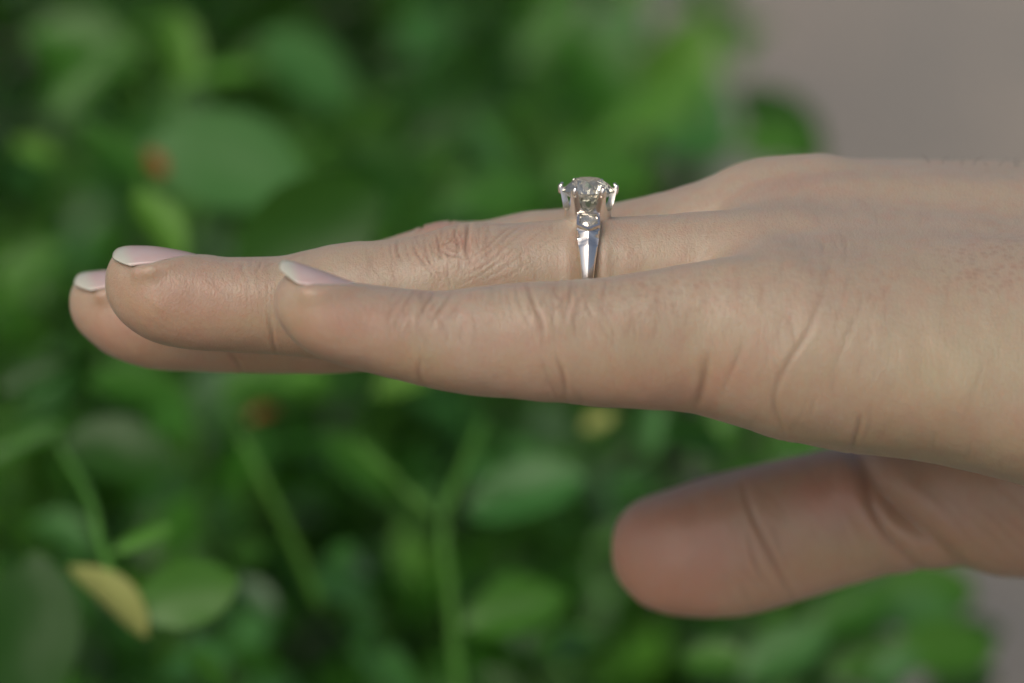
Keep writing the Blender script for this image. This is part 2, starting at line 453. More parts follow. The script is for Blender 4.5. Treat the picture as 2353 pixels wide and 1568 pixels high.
for nl in NAILS:
    cu = curve(nl[0], 8); cc = np.concatenate([[0], np.cumsum(np.hypot(*np.diff(cu, axis=0).T))])
    NAIL_C.append((cu, cc / cc[-1]))
def nail_point(i, a, b):
    """a along the nail, b across it (-1..1)"""
    top, y0, half_w, drop, tip_back, white = NAILS[i]
    cu, cc = NAIL_C[i]
    k = S * (DM + y0) / DM
    back = 0.55 * abs(b) ** 1.7
    front = tip_back * abs(b) ** 3.4
    s = back * (1 - a) + a * (1 - front)
    x = (np.interp(s, cc, cu[:, 0]) - 1176) * k; z = (784 - np.interp(s, cc, cu[:, 1])) * k
    wid = half_w * (0.84 + 0.16 * min(1, s / 0.4)) * (1 - 0.10 * max(0, (s - 0.6) / 0.4))
    ang = b * 1.18
    yy = y0 + wid * math.sin(ang) / math.sin(1.18)
    zz = z - drop * (0.40 + 0.60 * s) * (1 - math.cos(ang)) / (1 - math.cos(1.18))
    return s, ang, x, yy, zz

class Fold:
    """the soft rim of skin along the sides and root of a nail"""
    def __init__(self, i):
        pts = []
        for b in np.linspace(-1, 1, 41):
            s, ang, x, y, z = nail_point(i, 0.0, b)
            pts.append((x + 0.25 * (1 - abs(b)), y + 0.15 * b, z - 0.95 - 0.10 * (1 - abs(b)), 0.70))
        for sgn in (-1, 1):
            for a in np.linspace(0, 0.6, 22):
                s, ang, x, y, z = nail_point(i, a, sgn)
                pts.append((x, y + 0.2 * sgn, z - 0.86 - 0.2 * a, 0.72 - 0.25 * a))
        self.p = np.array(pts, np.float32)
        self.lo = self.p[:, :3].min(0) - 3; self.hi = self.p[:, :3].max(0) + 3
    def field(self, x, y, z):
        d = np.full(x.shape, 9.0, np.float32)
        for (a, b, c, r) in self.p:
            d = np.minimum(d, np.sqrt((x - a) ** 2 + (y - b) ** 2 + (z - c) ** 2) - r)
        return d
FOLDS = [Fold(i) for i in range(len(NAILS))]

def hand_field(x, y, z, box=None):
    def ev(c):
        out = np.full(x.shape, 14.0, x.dtype)
        m = np.where((x > c.lo[0] - 4) & (x < c.hi[0] + 4) & (y > c.lo[1] - 4) & (y < c.hi[1] + 4))[0]
        out[m] = np.minimum(c.field(x[m], y[m], z[m]), 14.0)
        return out
    fk = 0.35 + 3.2 * np.clip((x - 20) / 14, 0, 1)          # fingers stay apart, web blends further back
    f = None
    for c, fo in zip(FINGERS, FOLDS):
        g = ev(c)
        m = np.where(np.all([(q > fo.lo[i]) & (q < fo.hi[i]) for i, q in enumerate((x, y, z))], 0))[0]
        if len(m): g[m] = smin(g[m], fo.field(x[m], y[m], z[m]), 1.5)
        f = g if f is None else smin(f, g, fk)
    p = ev(PALM[0])
    for c in PALM[1:]:
        p = smin(p, ev(c), 5.0)
    th = ev(thumb)
    p = smin(p, ev(arm), 9.0)
    kp = 2.6
    f = smin(f, p, kp)
    return smin(f, th, 4.0)

def surface_nets(lo, hi, h):
    nx, ny, nz = [int(math.ceil((hi[i] - lo[i]) / h)) + 1 for i in range(3)]
    xs, ys, zs = [lo[i] + h * np.arange(n) for i, n in enumerate((nx, ny, nz))]
    # coarse pass, then the fine field only in blocks near the surface
    B = 5
    cb = [int(math.ceil(n / B)) for n in (nx, ny, nz)]
    g = np.meshgrid(*[lo[i] + h * (np.arange(cb[i]) * B + (B - 1) / 2) for i in range(3)], indexing='ij')
    C = hand_field(*[q.ravel().astype(np.float32) for q in g]).reshape(cb)
    F = np.repeat(np.repeat(np.repeat(C, B, 0), B, 1), B, 2)[:nx, :ny, :nz].copy()
    near = np.argwhere(np.abs(C) < h * B * 1.9)
    o = np.stack(np.meshgrid(*[np.arange(B)] * 3, indexing='ij'), -1).reshape(-1, 3)
    q = (near[:, None] * B + o[None]).reshape(-1, 3)
    q = q[(q[:, 0] < nx) & (q[:, 1] < ny) & (q[:, 2] < nz)]
    F[q[:, 0], q[:, 1], q[:, 2]] = hand_field(*[(lo[i] + h * q[:, i]).astype(np.float32) for i in range(3)])
    ins = F < 0
    cnt = np.zeros((nx - 1, ny - 1, nz - 1), np.int8)
    for a in (0, 1):
        for b in (0, 1):
            for c in (0, 1):
                cnt += ins[a:nx - 1 + a, b:ny - 1 + b, c:nz - 1 + c]
    act = (cnt > 0) & (cnt < 8)
    ci = np.argwhere(act)
    idx = -np.ones(act.shape, np.int64)
    idx[act] = np.arange(len(ci))
    acc = np.zeros((len(ci), 3)); num = np.zeros(len(ci))
    corners = [(a, b, c) for a in (0, 1) for b in (0, 1) for c in (0, 1)]
    for a in corners:
        for ax in range(3):
            if a[ax] == 1: continue
            b = list(a); b[ax] = 1
            fa = F[ci[:, 0] + a[0], ci[:, 1] + a[1], ci[:, 2] + a[2]].astype(float)
            fb = F[ci[:, 0] + b[0], ci[:, 1] + b[1], ci[:, 2] + b[2]].astype(float)
            m = (fa < 0) != (fb < 0)
            t = np.where(m, fa / np.where(m, fa - fb, 1), 0)
            pos = np.array(a, float)[None] + 0 * t[:, None]
            pos[:, ax] += t
            acc[m] += pos[m]; num[m] += 1
    V = (ci + acc / num[:, None]) * h + np.array(lo)
    faces = []
    for ax in range(3):
        o1, o2 = [(1, 2), (2, 0), (0, 1)][ax]
        sl_a = [slice(None)] * 3; sl_b = [slice(None)] * 3
        sl_a[ax] = slice(0, -1); sl_b[ax] = slice(1, None)
        ch = ins[tuple(sl_a)] != ins[tuple(sl_b)]
        e = np.argwhere(ch)
        sz = np.array(act.shape)
        ok = (e[:, o1] > 0) & (e[:, o2] > 0) & (e[:, o1] < sz[o1]) & (e[:, o2] < sz[o2])
        e = e[ok]
        flip = ins[e[:, 0], e[:, 1], e[:, 2]]
        def cell(d1, d2):
            q = e.copy(); q[:, o1] -= d1; q[:, o2] -= d2
            return idx[q[:, 0], q[:, 1], q[:, 2]]
        q = np.stack([cell(1, 1), cell(0, 1), cell(0, 0), cell(1, 0)], 1)
        q[~flip] = q[~flip][:, ::-1]
        faces.append(q)
    return V, np.concatenate(faces)

lo = np.array([-66.0, -31.0, -45.0]); hi = np.array([(3990 - 1176) * S * 1.03 + 9, 66.0, 31.0])
HV, HF = surface_nets(lo, hi, 0.6)

def np_mesh(name, V, F):
    m = bpy.data.meshes.new(name)
    m.vertices.add(len(V)); m.vertices.foreach_set('co', np.asarray(V, np.float32).ravel())
    k = F.shape[1]
    m.loops.add(F.size); m.loops.foreach_set('vertex_index', F.astype(np.int32).ravel())
    m.polygons.add(len(F)); m.polygons.foreach_set('loop_start', np.arange(0, F.size, k, dtype=np.int32))
    m.update(calc_edges=True); m.validate()
    return m

# one smooth subdivision, then real relief for the creases
def relax(V, F, it, fac=0.5):
    i = np.concatenate([F[:, k] for k in range(4)] * 2)
    j = np.concatenate([F[:, (k + 1) % 4] for k in range(4)] + [F[:, (k + 3) % 4] for k in range(4)])
    cnt = np.bincount(i, minlength=len(V))[:, None]
    for _ in range(it):
        m = np.stack([np.bincount(i, V[j, k], len(V)) for k in range(3)], 1) / cnt
        V = V + fac * (m - V)
    return V
def subdivide(V, F):
    n = len(V)
    e = np.stack([F, np.roll(F, -1, 1)], -1)
    key = np.minimum(e[..., 0], e[..., 1]) * n + np.maximum(e[..., 0], e[..., 1])
    uq, inv = np.unique(key.ravel(), return_inverse=True)
    inv = inv.reshape(F.shape)
    mid = (V[uq // n] + V[uq % n]) / 2
    fc = V[F].mean(1)
    V2 = np.concatenate([V, mid, fc])
    ei = n + inv; fi = n + len(uq) + np.arange(len(F))
    Q = [np.stack([F[:, k], ei[:, k], fi, ei[:, (k + 3) % 4]], 1) for k in range(4)]
    return V2, np.concatenate(Q)
HV = relax(HV, HF, 2)
HV, HF = subdivide(HV, HF)
HV = relax(HV, HF, 2)
hand_m = np_mesh('hand', HV, HF)
nv = len(hand_m.vertices)
P = np.empty(nv * 3, np.float32); hand_m.vertices.foreach_get('co', P); P = P.reshape(-1, 3).astype(float)
N = np.empty(nv * 3, np.float32); hand_m.vertices.foreach_get('normal', N); N = N.reshape(-1, 3).astype(float)
kk = S * (DM + P[:, 1]) / DM
U = 1176 + P[:, 0] / kk
Vv = 784 - P[:, 2] / kk
comps = FINGERS + [thumb] + PALM + [arm]
fs = np.stack([c.field(P[:, 0], P[:, 1], P[:, 2]) for c in comps])
cid = fs.argmin(0)
is_f = {c.name: cid == i for i, c in enumerate(comps)}
palm_mask = np.isin(cid, [5, 6, 7, 8, 9, 10, 11, 12])
disp = np.zeros(nv); A_cr = np.zeros(nv); A_red = np.zeros(nv); A_pore = np.zeros(nv); A_pale = np.zeros(nv)

def seg_dist(pts, m):
    """distance in photo units from the masked vertices to a polyline, and position along it"""
    q = np.stack([U[m], Vv[m]], 1)
    best = np.full(len(q), 1e9); along = np.zeros(len(q))
    pts = np.array(pts, float); n = len(pts) - 1
    for i in range(n):
        a, b = pts[i], pts[i + 1]; d = b - a
        t = np.clip(((q - a) @ d) / (d @ d), 0, 1)
        dd = np.hypot(*(q - a - t[:, None] * d).T)
        k = dd < best
        best[k] = dd[k]; along[k] = (i + t[k]) / n
    return best, along

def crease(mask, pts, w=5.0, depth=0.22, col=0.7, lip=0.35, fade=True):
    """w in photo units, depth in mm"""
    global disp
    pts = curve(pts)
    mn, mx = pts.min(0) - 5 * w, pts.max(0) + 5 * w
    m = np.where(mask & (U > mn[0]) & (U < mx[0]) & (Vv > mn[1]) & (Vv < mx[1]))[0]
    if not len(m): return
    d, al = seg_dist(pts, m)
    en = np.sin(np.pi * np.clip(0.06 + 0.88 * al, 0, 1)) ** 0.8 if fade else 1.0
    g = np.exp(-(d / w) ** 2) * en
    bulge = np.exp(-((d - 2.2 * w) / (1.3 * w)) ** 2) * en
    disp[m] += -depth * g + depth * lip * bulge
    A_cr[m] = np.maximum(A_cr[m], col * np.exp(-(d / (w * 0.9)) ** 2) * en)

def c3(X, Y): return (731.8 + X * 0.3501, 457.4 + Y * 0.3501)    # close-up of the knuckles
def c2(X, Y): return (122.0 + X * 0.3369, 518.3 + Y * 0.3369)    # close-up of the fingertips
def c4(X, Y): return (1463.5 + X * 0.3776, 335.4 + Y * 0.3776)   # close-up of the back of the hand
def c5(X, Y): return (1341.6 + X * 0.4294, 914.7 + Y * 0.4294)   # close-up of the thumb
def mp(f, *p): return [f(*q) for q in p]

RG, PK, MD, TH = is_f['ring'], is_f['pinky'], is_f['middle'], is_f['thumb']
PM = palm_mask | is_f['pinky']
# ring finger, middle joint
for pts, w, d, c in [
    (((985, 160), (975, 195), (967, 290), (975, 385)), 4.2, 0.34, 0.8),
    (((912, 165), (890, 230), (918, 290), (905, 375)), 3.0, 0.2, 0.65),
    (((770, 225), (785, 300), (802, 375)), 3.4, 0.26, 0.75),
    (((800, 300), (870, 270), (905, 205)), 2.6, 0.15, 0.5), (((800, 330), (860, 368), (945, 372)), 3.0, 0.2, 0.7),
    (((835, 240), (895, 285), (935, 330)), 2.4, 0.12, 0.5), (((845, 310), (880, 345), (900, 330)), 2.2, 0.1, 0.45),
    (((840, 200), (850, 250), (820, 300)), 2.2, 0.1, 0.4), (((940, 190), (930, 260), (945, 300)), 2.2, 0.1, 0.35),
    (((690, 235), (702, 330), (740, 440), (800, 505)), 2.8, 0.17, 0.5), (((728, 330), (790, 370), (830, 400)), 2.4, 0.1, 0.4),
    (((615, 268), (640, 350), (700, 430), (765, 512)), 2.8, 0.18, 0.5), (((560, 275), (580, 350), (610, 420)), 2.2, 0.1, 0.3),
    (((515, 272), (520, 350), (548, 412)), 2.8, 0.16, 0.45), (((468, 282), (474, 350), (490, 410)), 2.2, 0.1, 0.3),
    (((412, 285), (425, 380)), 2.2, 0.1, 0.28), (((372, 290), (380, 390)), 2.0, 0.07, 0.2), (((850, 405), (848, 500), (872, 585)), 2.6, 0.14, 0.4),
    (((930, 390), (935, 450), (970, 500)), 2.2, 0.09, 0.3), (((800, 420), (790, 470), (810, 550)), 2.2, 0.09, 0.3),
    (((980, 390), (1100, 315), (1200, 220), (1262, 180)), 2.4, 0.13, 0.4), (((1000, 440), (1130, 345), (1250, 230), (1330, 170)), 2.4, 0.12, 0.35),
    (((950, 500), (1100, 430), (1250, 290), (1380, 180)), 2.2, 0.1, 0.3), (((900, 565), (1080, 485), (1220, 380), (1330, 280)), 2.2, 0.1, 0.3),
    (((1000, 560), (1150, 490), (1300, 390), (1420, 280)), 2.2, 0.09, 0.25), (((1100, 560), (1250, 500), (1400, 400)), 2.2, 0.08, 0.22),
    (((1300, 330), (1420, 240), (1500, 180)), 2.0, 0.08, 0.2), (((1380, 380), (1500, 280), (1600, 230)), 2.0, 0.08, 0.2),
    (((1050, 200), (1045, 280), (1060, 330)), 2.4, 0.1, 0.3), (((1120, 180), (1110, 240), (1090, 290)), 2.2, 0.09, 0.25)]:
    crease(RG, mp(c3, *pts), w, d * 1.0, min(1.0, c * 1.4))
A_red[RG] += 0.35 * np.exp(-(((U - 1045) / 50) ** 2 + ((Vv - 555) / 32) ** 2)[RG])
# ring finger, last joint and tip
for pts, w, d, c in [
    (((1292, 250), (1286, 290), (1302, 340)), 2.6, 0.15, 0.45), (((1420, 240), (1400, 290), (1378, 330)), 2.8, 0.17, 0.5),
    (((1350, 232), (1340, 280), (1345, 310)), 2.2, 0.1, 0.3), (((1520, 245), (1470, 268), (1450, 300)), 2.4, 0.12, 0.35),
    (((1470, 600), (1488, 720), (1500, 800), (1525, 878)), 4.0, 0.25, 0.55),
    (((710, 385), (840, 500), (1010, 600), (1190, 700)), 2.0, 0.06, 0.15), (((800, 360), (900, 450), (1100, 590), (1240, 650)), 2.0, 0.06, 0.15),
    (((900, 340), (1050, 480), (1250, 620)), 2.0, 0.05, 0.12), (((560, 440), (700, 560), (900, 680)), 2.0, 0.05, 0.12),
    (((1000, 330), (1150, 450), (1350, 560)), 2.0, 0.05, 0.12), (((620, 620), (800, 720), (1000, 760)), 2.0, 0.04, 0.1)]:
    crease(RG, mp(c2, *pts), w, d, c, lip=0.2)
crease(MD, mp(c2, (1195, 860), (1240, 920), (1290, 1000)), 4.5, 0.25, 0.55)
# middle finger, joint seen behind
crease(MD, mp(c3, (690, 150), (675, 190), (640, 230)), 3.0, 0.3, 0.4)
crease(MD, mp(c3, (865, 130), (870, 160)), 3.0, 0.25, 0.4)
# little finger
for pts, w, d, c in [
    (((1365, 550), (1385, 620), (1415, 700), (1462, 790), (1480, 890)), 5.5, 0.34, 0.62),
    (((1525, 540), (1545, 610), (1592, 660)), 4.0, 0.2, 0.45), (((1660, 530), (1648, 620), (1640, 715)), 4.6, 0.3, 0.62),
    (((1625, 640), (1590, 690), (1555, 720)), 3.8, 0.16, 0.45), (((1890, 520), (1872, 600), (1842, 695)), 4.2, 0.18, 0.4),
    (((1290, 565), (1310, 660), (1370, 800), (1420, 860)), 3.8, 0.16, 0.3), (((1240, 570), (1245, 660), (1275, 740)), 3.6, 0.12, 0.26),
    (((1195, 570), (1200, 690)), 3.4, 0.12, 0.26), (((1145, 575), (1150, 680)), 3.2, 0.1, 0.2), (((1080, 575), (1075, 670)), 3.2, 0.08, 0.16), (((1010, 580), (985, 680)), 3.2, 0.09, 0.18),
    (((770, 600), (705, 690), (668, 775)), 4.6, 0.26, 0.62), (((880, 600), (825, 690), (770, 785)), 4.2, 0.2, 0.45),
    (((640, 600), (575, 680), (562, 745)), 3.8, 0.16, 0.4), (((590, 590), (515, 680), (500, 740)), 3.4, 0.1, 0.25),
    (((680, 1030), (655, 1120), (665, 1170), (700, 1230)), 5.0, 0.2, 0.45), (((1560, 1030), (1590, 1110), (1608, 1180), (1625, 1330)), 6.0, 0.3, 0.6),
    (((1505, 1180), (1535, 1240), (1570, 1330)), 4.6, 0.16, 0.38), (((1640, 760), (1700, 760), (1780, 700)), 3.8, 0.1, 0.25),
    (((1750, 540), (1740, 620), (1700, 700)), 3.6, 0.12, 0.25), (((1800, 540), (1790, 650)), 3.6, 0.1, 0.22), (((2000, 510), (1960, 640)), 3.6, 0.1, 0.2), (((2080, 490), (2050, 620)), 3.6, 0.1, 0.2)]:
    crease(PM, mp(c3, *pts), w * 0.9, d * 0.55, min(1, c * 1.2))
# creases over the edge of the palm and the knuckle of the little finger
for pts, w, d, c in [
    (((430, 1270), (412, 1370), (398, 1450), (375, 1530), (350, 1600)), 12, 0.6, 1.15), (((660, 1170), (610, 1290), (560, 1400), (520, 1500)), 8, 0.3, 0.35),
    (((1130, 900), (1040, 1130), (930, 1300), (850, 1460), (835, 1600), (850, 1700)), 8.5, 0.42, 0.5), (((1180, 690), (1160, 800), (1130, 900)), 6, 0.15, 0.25),
    (((1370, 850), (1350, 1000), (1240, 1250), (1160, 1420)), 7, 0.14, 0.2),
    (((1090, 560), (1120, 600), (1128, 680)), 4.5, 0.16, 0.38), (((1140, 560), (1135, 660)), 4.5, 0.18, 0.42), (((1190, 560), (1225, 640)), 4.2, 0.15, 0.38),
    (((1255, 530), (1270, 620), (1262, 700)), 4.8, 0.2, 0.45), (((1320, 560), (1325, 640)), 4, 0.1, 0.25), (((1400, 600), (1395, 660)), 4, 0.1, 0.25), (((1490, 560), (1480, 640)), 4, 0.1, 0.2),
    (((1000, 640), (1060, 740), (1070, 820)), 4, 0.1, 0.2), (((1400, 840), (1360, 980)), 5, 0.1, 0.15), (((1900, 780), (1880, 960)), 5, 0.1, 0.15)]:
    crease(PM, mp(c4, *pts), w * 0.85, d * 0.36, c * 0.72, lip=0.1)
for pts, w, d, c in [
    (((1480, 100), (1465, 170), (1440, 240), (1430, 290)), 6, 0.35, 0.5), (((1015, -20), (1025, 60), (1045, 130), (1075, 220)), 6, 0.2, 0.35), (((1230, 0), (1215, 100)), 6, 0.12, 0.2),
    (((1880, 180), (1860, 290)), 5, 0.1, 0.2), (((2070, 230), (2050, 330)), 5, 0.1, 0.2), (((2240, 320), (2230, 400)), 5, 0.08, 0.15)]:
    crease(PM, mp(c5, *pts), w, d * 0.7, c, lip=0.15)
# the fold where the thumb meets the heel of its pad
TB = TH | palm_mask & (P[:, 1] > 25)
crease(TB, mp(c5, (1430, 230), (1520, 400), (1620, 545), (1710, 635), (1850, 765), (2050, 930)), 26, 1.1, 0.15, lip=0.5)
crease(TB, mp(c5, (1480, 330), (1540, 570), (1620, 720), (1740, 860), (1830, 930)), 16, 0.5, 0.1, lip=0.4)
# thumb
for pts, w, d, c in [
    (((850, 455), (875, 560), (930, 690), (1000, 830), (1065, 960), (1135, 1090)), 7.5, 0.62, 0.72), (((885, 730), (905, 830), (945, 940), (1010, 1035)), 6.0, 0.38, 0.5),
    (((1480, 330), (1500, 440), (1535, 570), (1620, 720), (1740, 860), (1810, 905)), 8, 0.5, 0.6), (((1440, 250), (1520, 400), (1620, 540), (1700, 620), (1850, 760), (2040, 915)), 13, 0.95, 0.55),
    (((1225, 640), (1235, 720), (1280, 800)), 5, 0.1, 0.25), (((1330, 700), (1360, 800), (1390, 840)), 5, 0.1, 0.25),
    (((1960, 640), (2080, 760), (2200, 830)), 4, 0.1, 0.22), (((2020, 600), (2150, 720), (2300, 800)), 4, 0.1, 0.22), (((2120, 520), (2230, 640), (2353, 720)), 4, 0.1, 0.2), (((2100, 800), (2200, 860), (2353, 920)), 4, 0.1, 0.2),
    (((2200, 470), (2300, 560), (2400, 640)), 4, 0.08, 0.18), (((1900, 560), (2000, 690), (2130, 800)), 4, 0.08, 0.2)]:
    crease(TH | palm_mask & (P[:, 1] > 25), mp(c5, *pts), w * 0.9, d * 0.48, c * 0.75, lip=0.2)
# families of fine lines that cross the joints and run over the knuckles
rl = np.random.default_rng(21)
def lines(mask, n, u0, u1, v0, v1, length, slant, dep, col, w=3.4):
    for _ in range(n):
        u, v = rl.uniform(u0, u1), rl.uniform(v0, v1)
        L = length * rl.uniform(0.5, 1.3); sl = slant + rl.normal(0, 0.22); bend = rl.normal(0, 0.10) * L
        k = rl.uniform(0.5, 1.3)
        crease(mask, [(u - sl * L / 2, v - L / 2), (u + bend, v), (u + sl * L / 2, v + L / 2)], w * rl.uniform(0.85, 1.2), dep * k * 0.4, col * k * 1.1, lip=0.2)
lines(RG, 46, 850, 1300, 520, 640, 55, 0.15, 0.07, 0.26)
lines(RG, 20, 960, 1130, 520, 600, 40, 0.0, 0.10, 0.40)
lines(RG, 22, 520, 720, 590, 690, 45, 0.25, 0.05, 0.16)
lines(RG, 26, 300, 560, 630, 770, 70, 1.2, 0.035, 0.12)
lines(RG, 26, 1400, 1640, 495, 600, 45, -0.3, 0.05, 0.16)
lines(PM, 40, 880, 1480, 660, 770, 60, 0.12, 0.08, 0.24, 3.8)
lines(PM, 26, 1200, 1440, 645, 760, 55, 0.1, 0.12, 0.36, 4.0)
lines(PM, 16, 900, 1060, 668, 760, 45, -0.4, 0.10, 0.32, 4.0)
lines(PM, 34, 1500, 2050, 600, 780, 60, -0.15, 0.07, 0.20, 4.2)
lines(PM, 18, 1700, 2300, 820, 1010, 110, -0.3, 0.06, 0.14, 5.0)
lines(palm_mask, 40, 1750, 2352, 385, 560, 40, 0.3, 0.05, 0.14)
lines(PM, 10, 1240, 1340, 850, 925, 60, 0.3, 0.07, 0.22, 4.2)
lines(TH, 16, 1640, 1800, 1120, 1380, 90, 0.45, 0.07, 0.18, 5.0)
lines(TH, 16, 1880, 2060, 1080, 1300, 100, 0.5, 0.07, 0.18, 5.0)
lines(TH | palm_mask & (P[:, 1] > 25), 22, 2080, 2352, 1120, 1300, 90, 0.9, 0.06, 0.18, 4.5)
# dip where the ring presses
rp = np.exp(-((U - 1347) / 26) ** 2)
disp[RG] += (-0.42 * rp + 0.20 * np.exp(-((np.abs(U - 1347) - 42) / 15) ** 2))[RG]
# flushed fingertips and thumb pad
def blush(mask, u, v, ru, rv, s):
    A_red[mask] += s * np.exp(-(((U - u) / ru) ** 2 + ((Vv - v) / rv) ** 2)[mask])
blush(PK, 800, 740, 140, 60, 0.6); blush(RG, 420, 690, 160, 70, 0.6); blush(MD, 300, 740, 130, 70, 0.7); blush(MD, 1000, 510, 60, 30, 0.8)
blush(TH, 1550, 1270, 130, 100, 1.0); blush(TH, 1900, 1140, 90, 50, 0.8); blush(TH, 1480, 1290, 80, 90, 0.4)
blush(PK, 1500, 880, 160, 60, 0.35); blush(palm_mask, 1640, 860, 120, 70, 0.5); blush(PK, 1180, 790, 140, 60, 0.3)
blush(palm_mask, 1800, 420, 120, 40, 0.35)
blush(palm_mask, 2050, 960, 300, 60, 0.25)
def at_pale(mask, u, v, ru, rv, s):
    A_pale[mask] += s * np.exp(-(((U - u) / ru) ** 2 + ((Vv - v) / rv) ** 2)[mask])
at_pale(palm_mask, 2200, 830, 300, 130, 0.5); at_pale(TH, 1960, 1270, 110, 40, 0.3)
# follicles on the back of the hand
def pores(mask, u, v, ru, rv, s):
    A_pore[mask] = np.maximum(A_pore[mask], s * np.exp(-(((U - u) / ru) ** 2 + ((Vv - v) / rv) ** 2)[mask] ** 1.5))
pores(PM, 1530, 680, 170, 55, 0.8); pores(PM, 2270, 600, 150, 75, 0.9); pores(PM, 1900, 620, 260, 50, 0.35); pores(PM, 1750, 690, 200, 40, 0.4)

# soft unevenness of flesh, tendons and a vein or two on the back of the hand
def waves(sc, n=14, seed=3):
    r = np.random.default_rng(seed); out = np.zeros(nv)
    for _ in range(n):
        k = r.normal(size=3); k *= (2 * math.pi / sc) * r.uniform(0.6, 1.5) / np.linalg.norm(k)
        out += np.sin(P @ k + r.uniform(0, 6.28))
    return out / math.sqrt(n)
disp += 0.07 * waves(9.0) + 0.025 * waves(4.0, 14, 5)
Pn = P + N * disp[:, None]
hand_m.vertices.foreach_set('co', (Pn * MM).astype(np.float32).ravel())
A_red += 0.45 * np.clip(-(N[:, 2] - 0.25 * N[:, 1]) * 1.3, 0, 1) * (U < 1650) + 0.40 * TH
A_up = np.clip((N[:, 2] - 0.25 * N[:, 1]) * 1.6 - 0.1, 0, 1)  # up-facing mask: drives the painted sky-light grey and the fine relief net
for nm, arr in (('facing_up', A_up), ('crease', A_cr), ('red', A_red), ('pore', A_pore), ('pale', A_pale)):
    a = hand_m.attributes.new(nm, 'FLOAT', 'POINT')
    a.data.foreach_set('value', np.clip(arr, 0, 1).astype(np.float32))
hand_m.update()
hand_m.name = 'hand'
hand_m.materials.clear()
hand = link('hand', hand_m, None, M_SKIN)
hand.matrix_world = VIEW
tag(hand, 'left hand held out flat, palm down, wearing a diamond ring', 'hand')

# ------------------------------------------------------------------ finger nails
def nail(i_):
    top, y0, half_w, drop, tip_back, white_u = NAILS[i_]
    nu, nvv = 25, 21
    t = np.linspace(0, 1, nu); vv = np.linspace(-1, 1, nvv)
    V, tipa, luna = [], [], []
    for thick in (0, -0.22):
        for i, a in enumerate(t):
            for j, b in enumerate(vv):
                s, ang, x, yy, zz = nail_point(i_, a, b)
                nyv, nzv = math.sin(ang) * 0.7, math.cos(ang)
                th = thick * (1.0 if a > 0.02 else 1.0)
                V.append((x * MM, (yy + nyv * th) * MM, (zz + nzv * th) * MM))
                wl_ = white_u - 0.07 * abs(b) ** 2 + 0.008 * math.sin(9 * b)
                tipa.append(min(1, max(0, (s - wl_ + 0.05) / 0.11)))
                luna.append(max(0, 1 - s / 0.22))
    F = []
    M = nu * nvv
    for i in range(nu - 1):
        for j in range(nvv - 1):
            q = (i * nvv + j, i * nvv + j + 1, (i + 1) * nvv + j + 1, (i + 1) * nvv + j)
            F.append(q); F.append(tuple(M + c for c in q[::-1]))
    rim = [j for j in range(nvv)] + [i * nvv + nvv - 1 for i in range(1, nu)] + [(nu - 1) * nvv + j for j in range(nvv - 2, -1, -1)] + [i * nvv for i in range(nu - 2, 0, -1)]
    for a, b in zip(rim, rim[1:] + rim[:1]):
        F.append((b, a, M + a, M + b))
    me = mesh_from('fingernail', V, F)
    for nm, arr in (('tip', tipa), ('lunula', luna)):
        at = me.attributes.new(nm, 'FLOAT', 'POINT'); at.data.foreach_set('value', np.array(arr, np.float32))
    o = link('fingernail', me, hand, M_NAIL)
    return o

for i_ in range(len(NAILS)): nail(i_)

# thumb nail, on the far side of the thumb
def thumb_nail():
    V, tipa, luna = [], [], []
    k = S * (DM + 52) / DM
    nu, nw = 14, 13
    for th in (0.28, 0.0):
        for i in range(nu):
            a = i / (nu - 1)
            for j in range(nw):
                b = 2 * j / (nw - 1) - 1
                u = 1610 + (1428 - 1610) * (a * (1 - 0.12 * abs(b) ** 3) + (1 - a) * 0.16 * b * b)
                x = (u - 1176) * k
                c, h, yy, w, t = [float(q) for q in thumb.at(max(x, (1428 - 1176) * k))]
                zr = b * 0.66
                y = yy + w * max(0.02, 1 - abs(zr) ** thumb.p - t ** thumb.p * 0.5) ** (1 / thumb.p) + th
                V.append((x * MM, y * MM, (c + zr * h * math.sqrt(max(0.3, 1 - 0.6 * t * t))) * MM))
                tipa.append(min(1, max(0, (a - 0.84) / 0.05))); luna.append(max(0, 1 - a / 0.2))
    M = nu * nw
    F = []
    for i in range(nu - 1):
        for j in range(nw - 1):
            q = (i * nw + j, i * nw + j + 1, (i + 1) * nw + j + 1, (i + 1) * nw + j)
            F.append(q); F.append(tuple(M + c for c in q[::-1]))
    rim = [j for j in range(nw)] + [i * nw + nw - 1 for i in range(1, nu)] + [(nu - 1) * nw + j for j in range(nw - 2, -1, -1)] + [i * nw for i in range(nu - 2, 0, -1)]
    for a, b in zip(rim, rim[1:] + rim[:1]): F.append((b, a, M + a, M + b))
    me = mesh_from('fingernail', V, F)
    for nm, arr in (('tip', tipa), ('lunula', luna)):
        at = me.attributes.new(nm, 'FLOAT', 'POINT'); at.data.foreach_set('value', np.array(arr, np.float32))
    link('fingernail', me, hand, M_NAIL)
thumb_nail()

